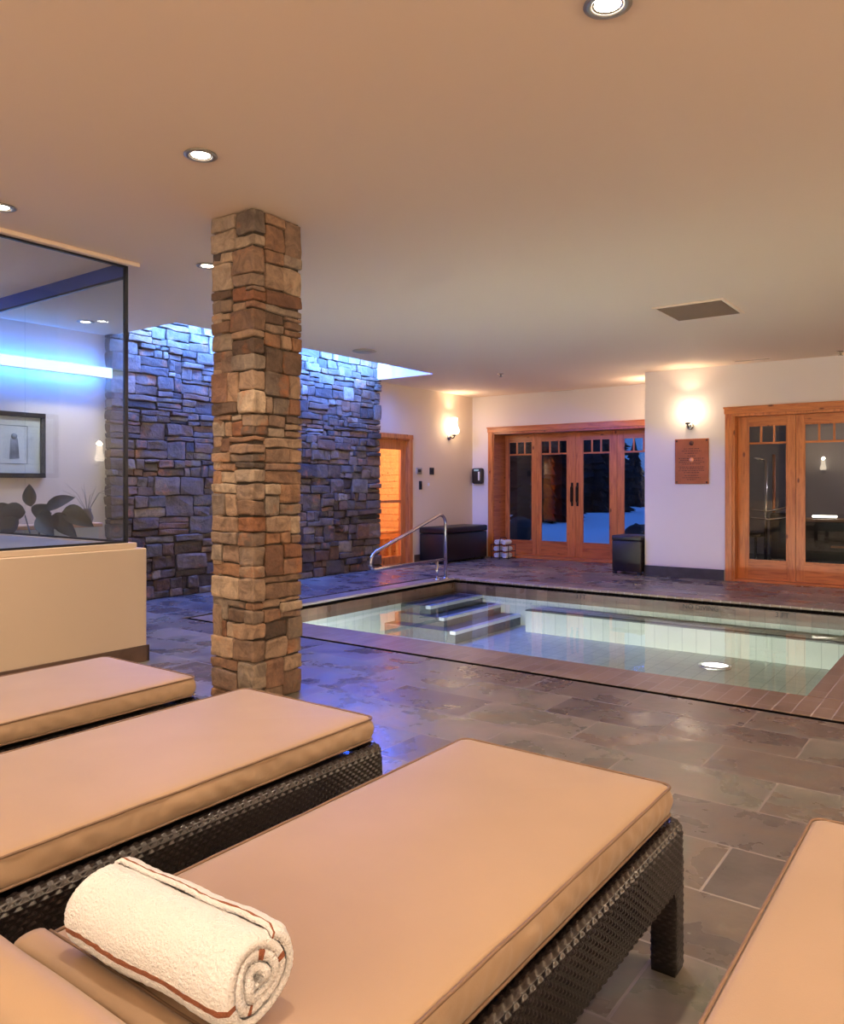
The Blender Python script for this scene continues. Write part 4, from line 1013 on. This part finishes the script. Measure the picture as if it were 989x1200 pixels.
def make_lounger():
    r = empty('sun_lounger', (0, 0, 0), cat='lounger', group='wicker loungers in a row')
    hx, hy = .348, .77          # frame half size; foot end at +y
    path = rrect(hx, hy, .035, 6)
    prof = [(-.008, .235), (0, .225), (0, .355), (-.002, .368), (-.009, .379), (-.022, .384), (-.034, .378), (-.042, .366), (-.042, .32)]
    V, F = weave(path, prof); q = MB(); q.add(V, F, 0, True); q.box(-hx+.05, hx-.05, -hy+.05, hy-.05, .30, .36, 0)
    q.box(-hx+.006, hx-.006, -hy+.006, -hy+.04, .235, .34); q.box(-hx+.006, hx-.006, hy-.04, hy-.006, .235, .34)
    q.box(-hx+.006, -hx+.04, -hy+.03, hy-.03, .235, .34); q.box(hx-.04, hx-.006, -hy+.03, hy-.03, .235, .34)
    q.build('frame', M['wicker'], r, recalc=False)
    for sx in (-1, 1):
        for sy in (-1, 1):
            lp = [Vector((p.x+sx*(hx-.036), p.y+sy*(hy-.036), 0)) for p in rrect(.034, .034, .012, 3)]
            V, F = weave(lp, [(-.006, .004), (0, .010), (0, .29)], amp=.0025); q = MB(); q.add(V, F, 0, True)
            q.box(sx*(hx-.036)-.031, sx*(hx-.036)+.031, sy*(hy-.036)-.031, sy*(hy-.036)+.031, 0, .26)
            # curved gusset where leg meets the apron, both ways
            q.build('leg', M['wicker'], r, recalc=False)
            g_ = MB()
            for ax in ('y', 'x'):
                pts = [(0, 0)]; rad = .05
                for k in range(7): t = R(90*k/6); pts.append((rad-rad*math.sin(t), -rad+rad*math.cos(t)))
                Vg = []; 
                for th in (0, .02):
                    for (u, w) in pts:
                        if ax == 'y': Vg.append((sx*(hx-.002-th), sy*(hy-.068-u), .236+w))
                        else: Vg.append((sx*(hx-.068-u), sy*(hy-.002-th), .236+w))
                n_ = len(pts); g_.add(Vg, [tuple(range(n_)), tuple(range(n_, 2*n_))[::-1]]+[(i, (i+1) % n_, n_+(i+1) % n_, n_+i) for i in range(n_)])
            g_.build('bracket', M['wicker'], r)
    c = cushion('cushion', .324, .712, .396, .472, r, seed=1); c.location = (-.003, .037, 0)
    # flap seam and rolled head end
    q = MB()
    V = []; n_ = 40; m2 = 14
    for i in range(n_+1):
        x = -.322+.644*i/n_
        for k in range(m2):
            t = 2*PI*k/m2; V.append((x, -.60+.028*math.cos(t)+.002*noise.noise((x*8, 1, 2)), .484+.011*math.sin(t)+.0015*noise.noise((x*12, 3, 2))))
    F = [(i*m2+k, i*m2+(k+1) % m2, (i+1)*m2+(k+1) % m2, (i+1)*m2+k) for i in range(n_) for k in range(m2)]+[tuple(range(m2)), tuple(n_*m2+k for k in range(m2))]
    q.add(V, F, 0, True); q.build('fold', M['canvas'], r)
    q = MB(); q.tube([(-.32+.64*i/20, -.566, .4815+.001*math.sin(i)) for i in range(21)], .003, 6); q.build('seam', M['piping'], r)
    q = MB(); V = []; m2 = 22
    for i in range(n_+1):
        x = -.33+.66*i/n_; e = 1-.25*max(0, (abs(x)-.30)/.03)**2
        for k in range(m2):
            t = 2*PI*k/m2; ry = .052*e; rz_ = .052*e
            V.append((x, -.725+ry*math.cos(t)+.002*noise.noise((x*7, t, 5)), .522+rz_*math.sin(t)+.002*noise.noise((x*7, t, 9))))
    F = [(i*m2+k, i*m2+(k+1) % m2, (i+1)*m2+(k+1) % m2, (i+1)*m2+k) for i in range(n_) for k in range(m2)]+[tuple(range(m2)), tuple(n_*m2+k for k in range(m2))]
    q.add(V, F, 0, True); hd = q.build('head_roll', M['canvas'], r)
    q = MB(); q.tube([(-.325+.65*i/20, -.768, .492) for i in range(21)], .0045, 8); q.build('piping', M['piping'], hd)
    return r
lg = make_lounger()
spots = [(-.995, 'tan cushioned dark wicker lounger nearest the front centre, carrying the towel'), (-2.0, 'tan cushioned dark wicker lounger, foot end just before the stone column'),
         (-2.94, 'tan cushioned dark wicker lounger beside the low cream partition, farthest left'), (-.015, 'tan cushioned lounger cut by the bottom right corner of photo')]
for i, (x, lb) in enumerate(spots):
    o = lg if i == 0 else copy_tree(lg)
    o.location = (x, 1.275, 0); o['label'] = lb

# ------------------------------------------------------------------ pool lighting, world, view
for (x, y) in ((-4.6, 5.115), (-2.3, 5.115)):
    r = empty('pool_wall_light', (x, y, -.36), label='round underwater light in near pool wall, %s one' % ('left' if x < -3 else 'right'), cat='pool light')
    q = MB(); q.lathe([(0, .0), (.08, 0), (.09, .012), (.10, 0)], n=28, axis='y'); q.build('lens', M['poolbulb'], r)
    light('pool_bulb', 'AREA', (0, .06, .03), 95, (1.0, .95, .83), r, rot=(R(18), 0, 0), shape='RECTANGLE', size=2.0, size_y=.10)
w = bpy.data.worlds.new('dusk'); scene.world = w; w.use_nodes = True; nt = w.node_tree
for n in list(nt.nodes): nt.nodes.remove(n)
wo = N(nt, 'ShaderNodeOutputWorld'); bg = N(nt, 'ShaderNodeBackground', Strength=0.85)
tc = N(nt, 'ShaderNodeTexCoord'); sx = N(nt, 'ShaderNodeSeparateXYZ'); L(nt, tc.outputs['Generated'], sx.inputs[0])
rr = ramp(nt, [(0.45, (0.02, 0.05, 0.14)), (0.52, (0.035, 0.10, 0.32)), (0.8, (0.03, 0.10, 0.40)), (1, (0.05, 0.15, .6))])
mr = N(nt, 'ShaderNodeMapRange'); mr.inputs['From Min'].default_value = -1; mr.inputs['From Max'].default_value = 1
L(nt, sx.outputs['Z'], mr.inputs['Value']); L(nt, mr.outputs[0], rr.inputs['Fac']); L(nt, rr.outputs['Color'], bg.inputs['Color'])
L(nt, bg.outputs[0], wo.inputs['Surface'])

scene.view_settings.view_transform = 'Standard'; scene.view_settings.look = 'None'
scene.view_settings.gamma = 1; scene.view_settings.use_curve_mapping = False
scene.view_settings.exposure = 0.8
cy = scene.cycles
cy.caustics_reflective = False; cy.caustics_refractive = False; cy.sample_clamp_indirect = 4.0; cy.max_bounces = 10; cy.transparent_max_bounces = 16
cy.use_denoising = True
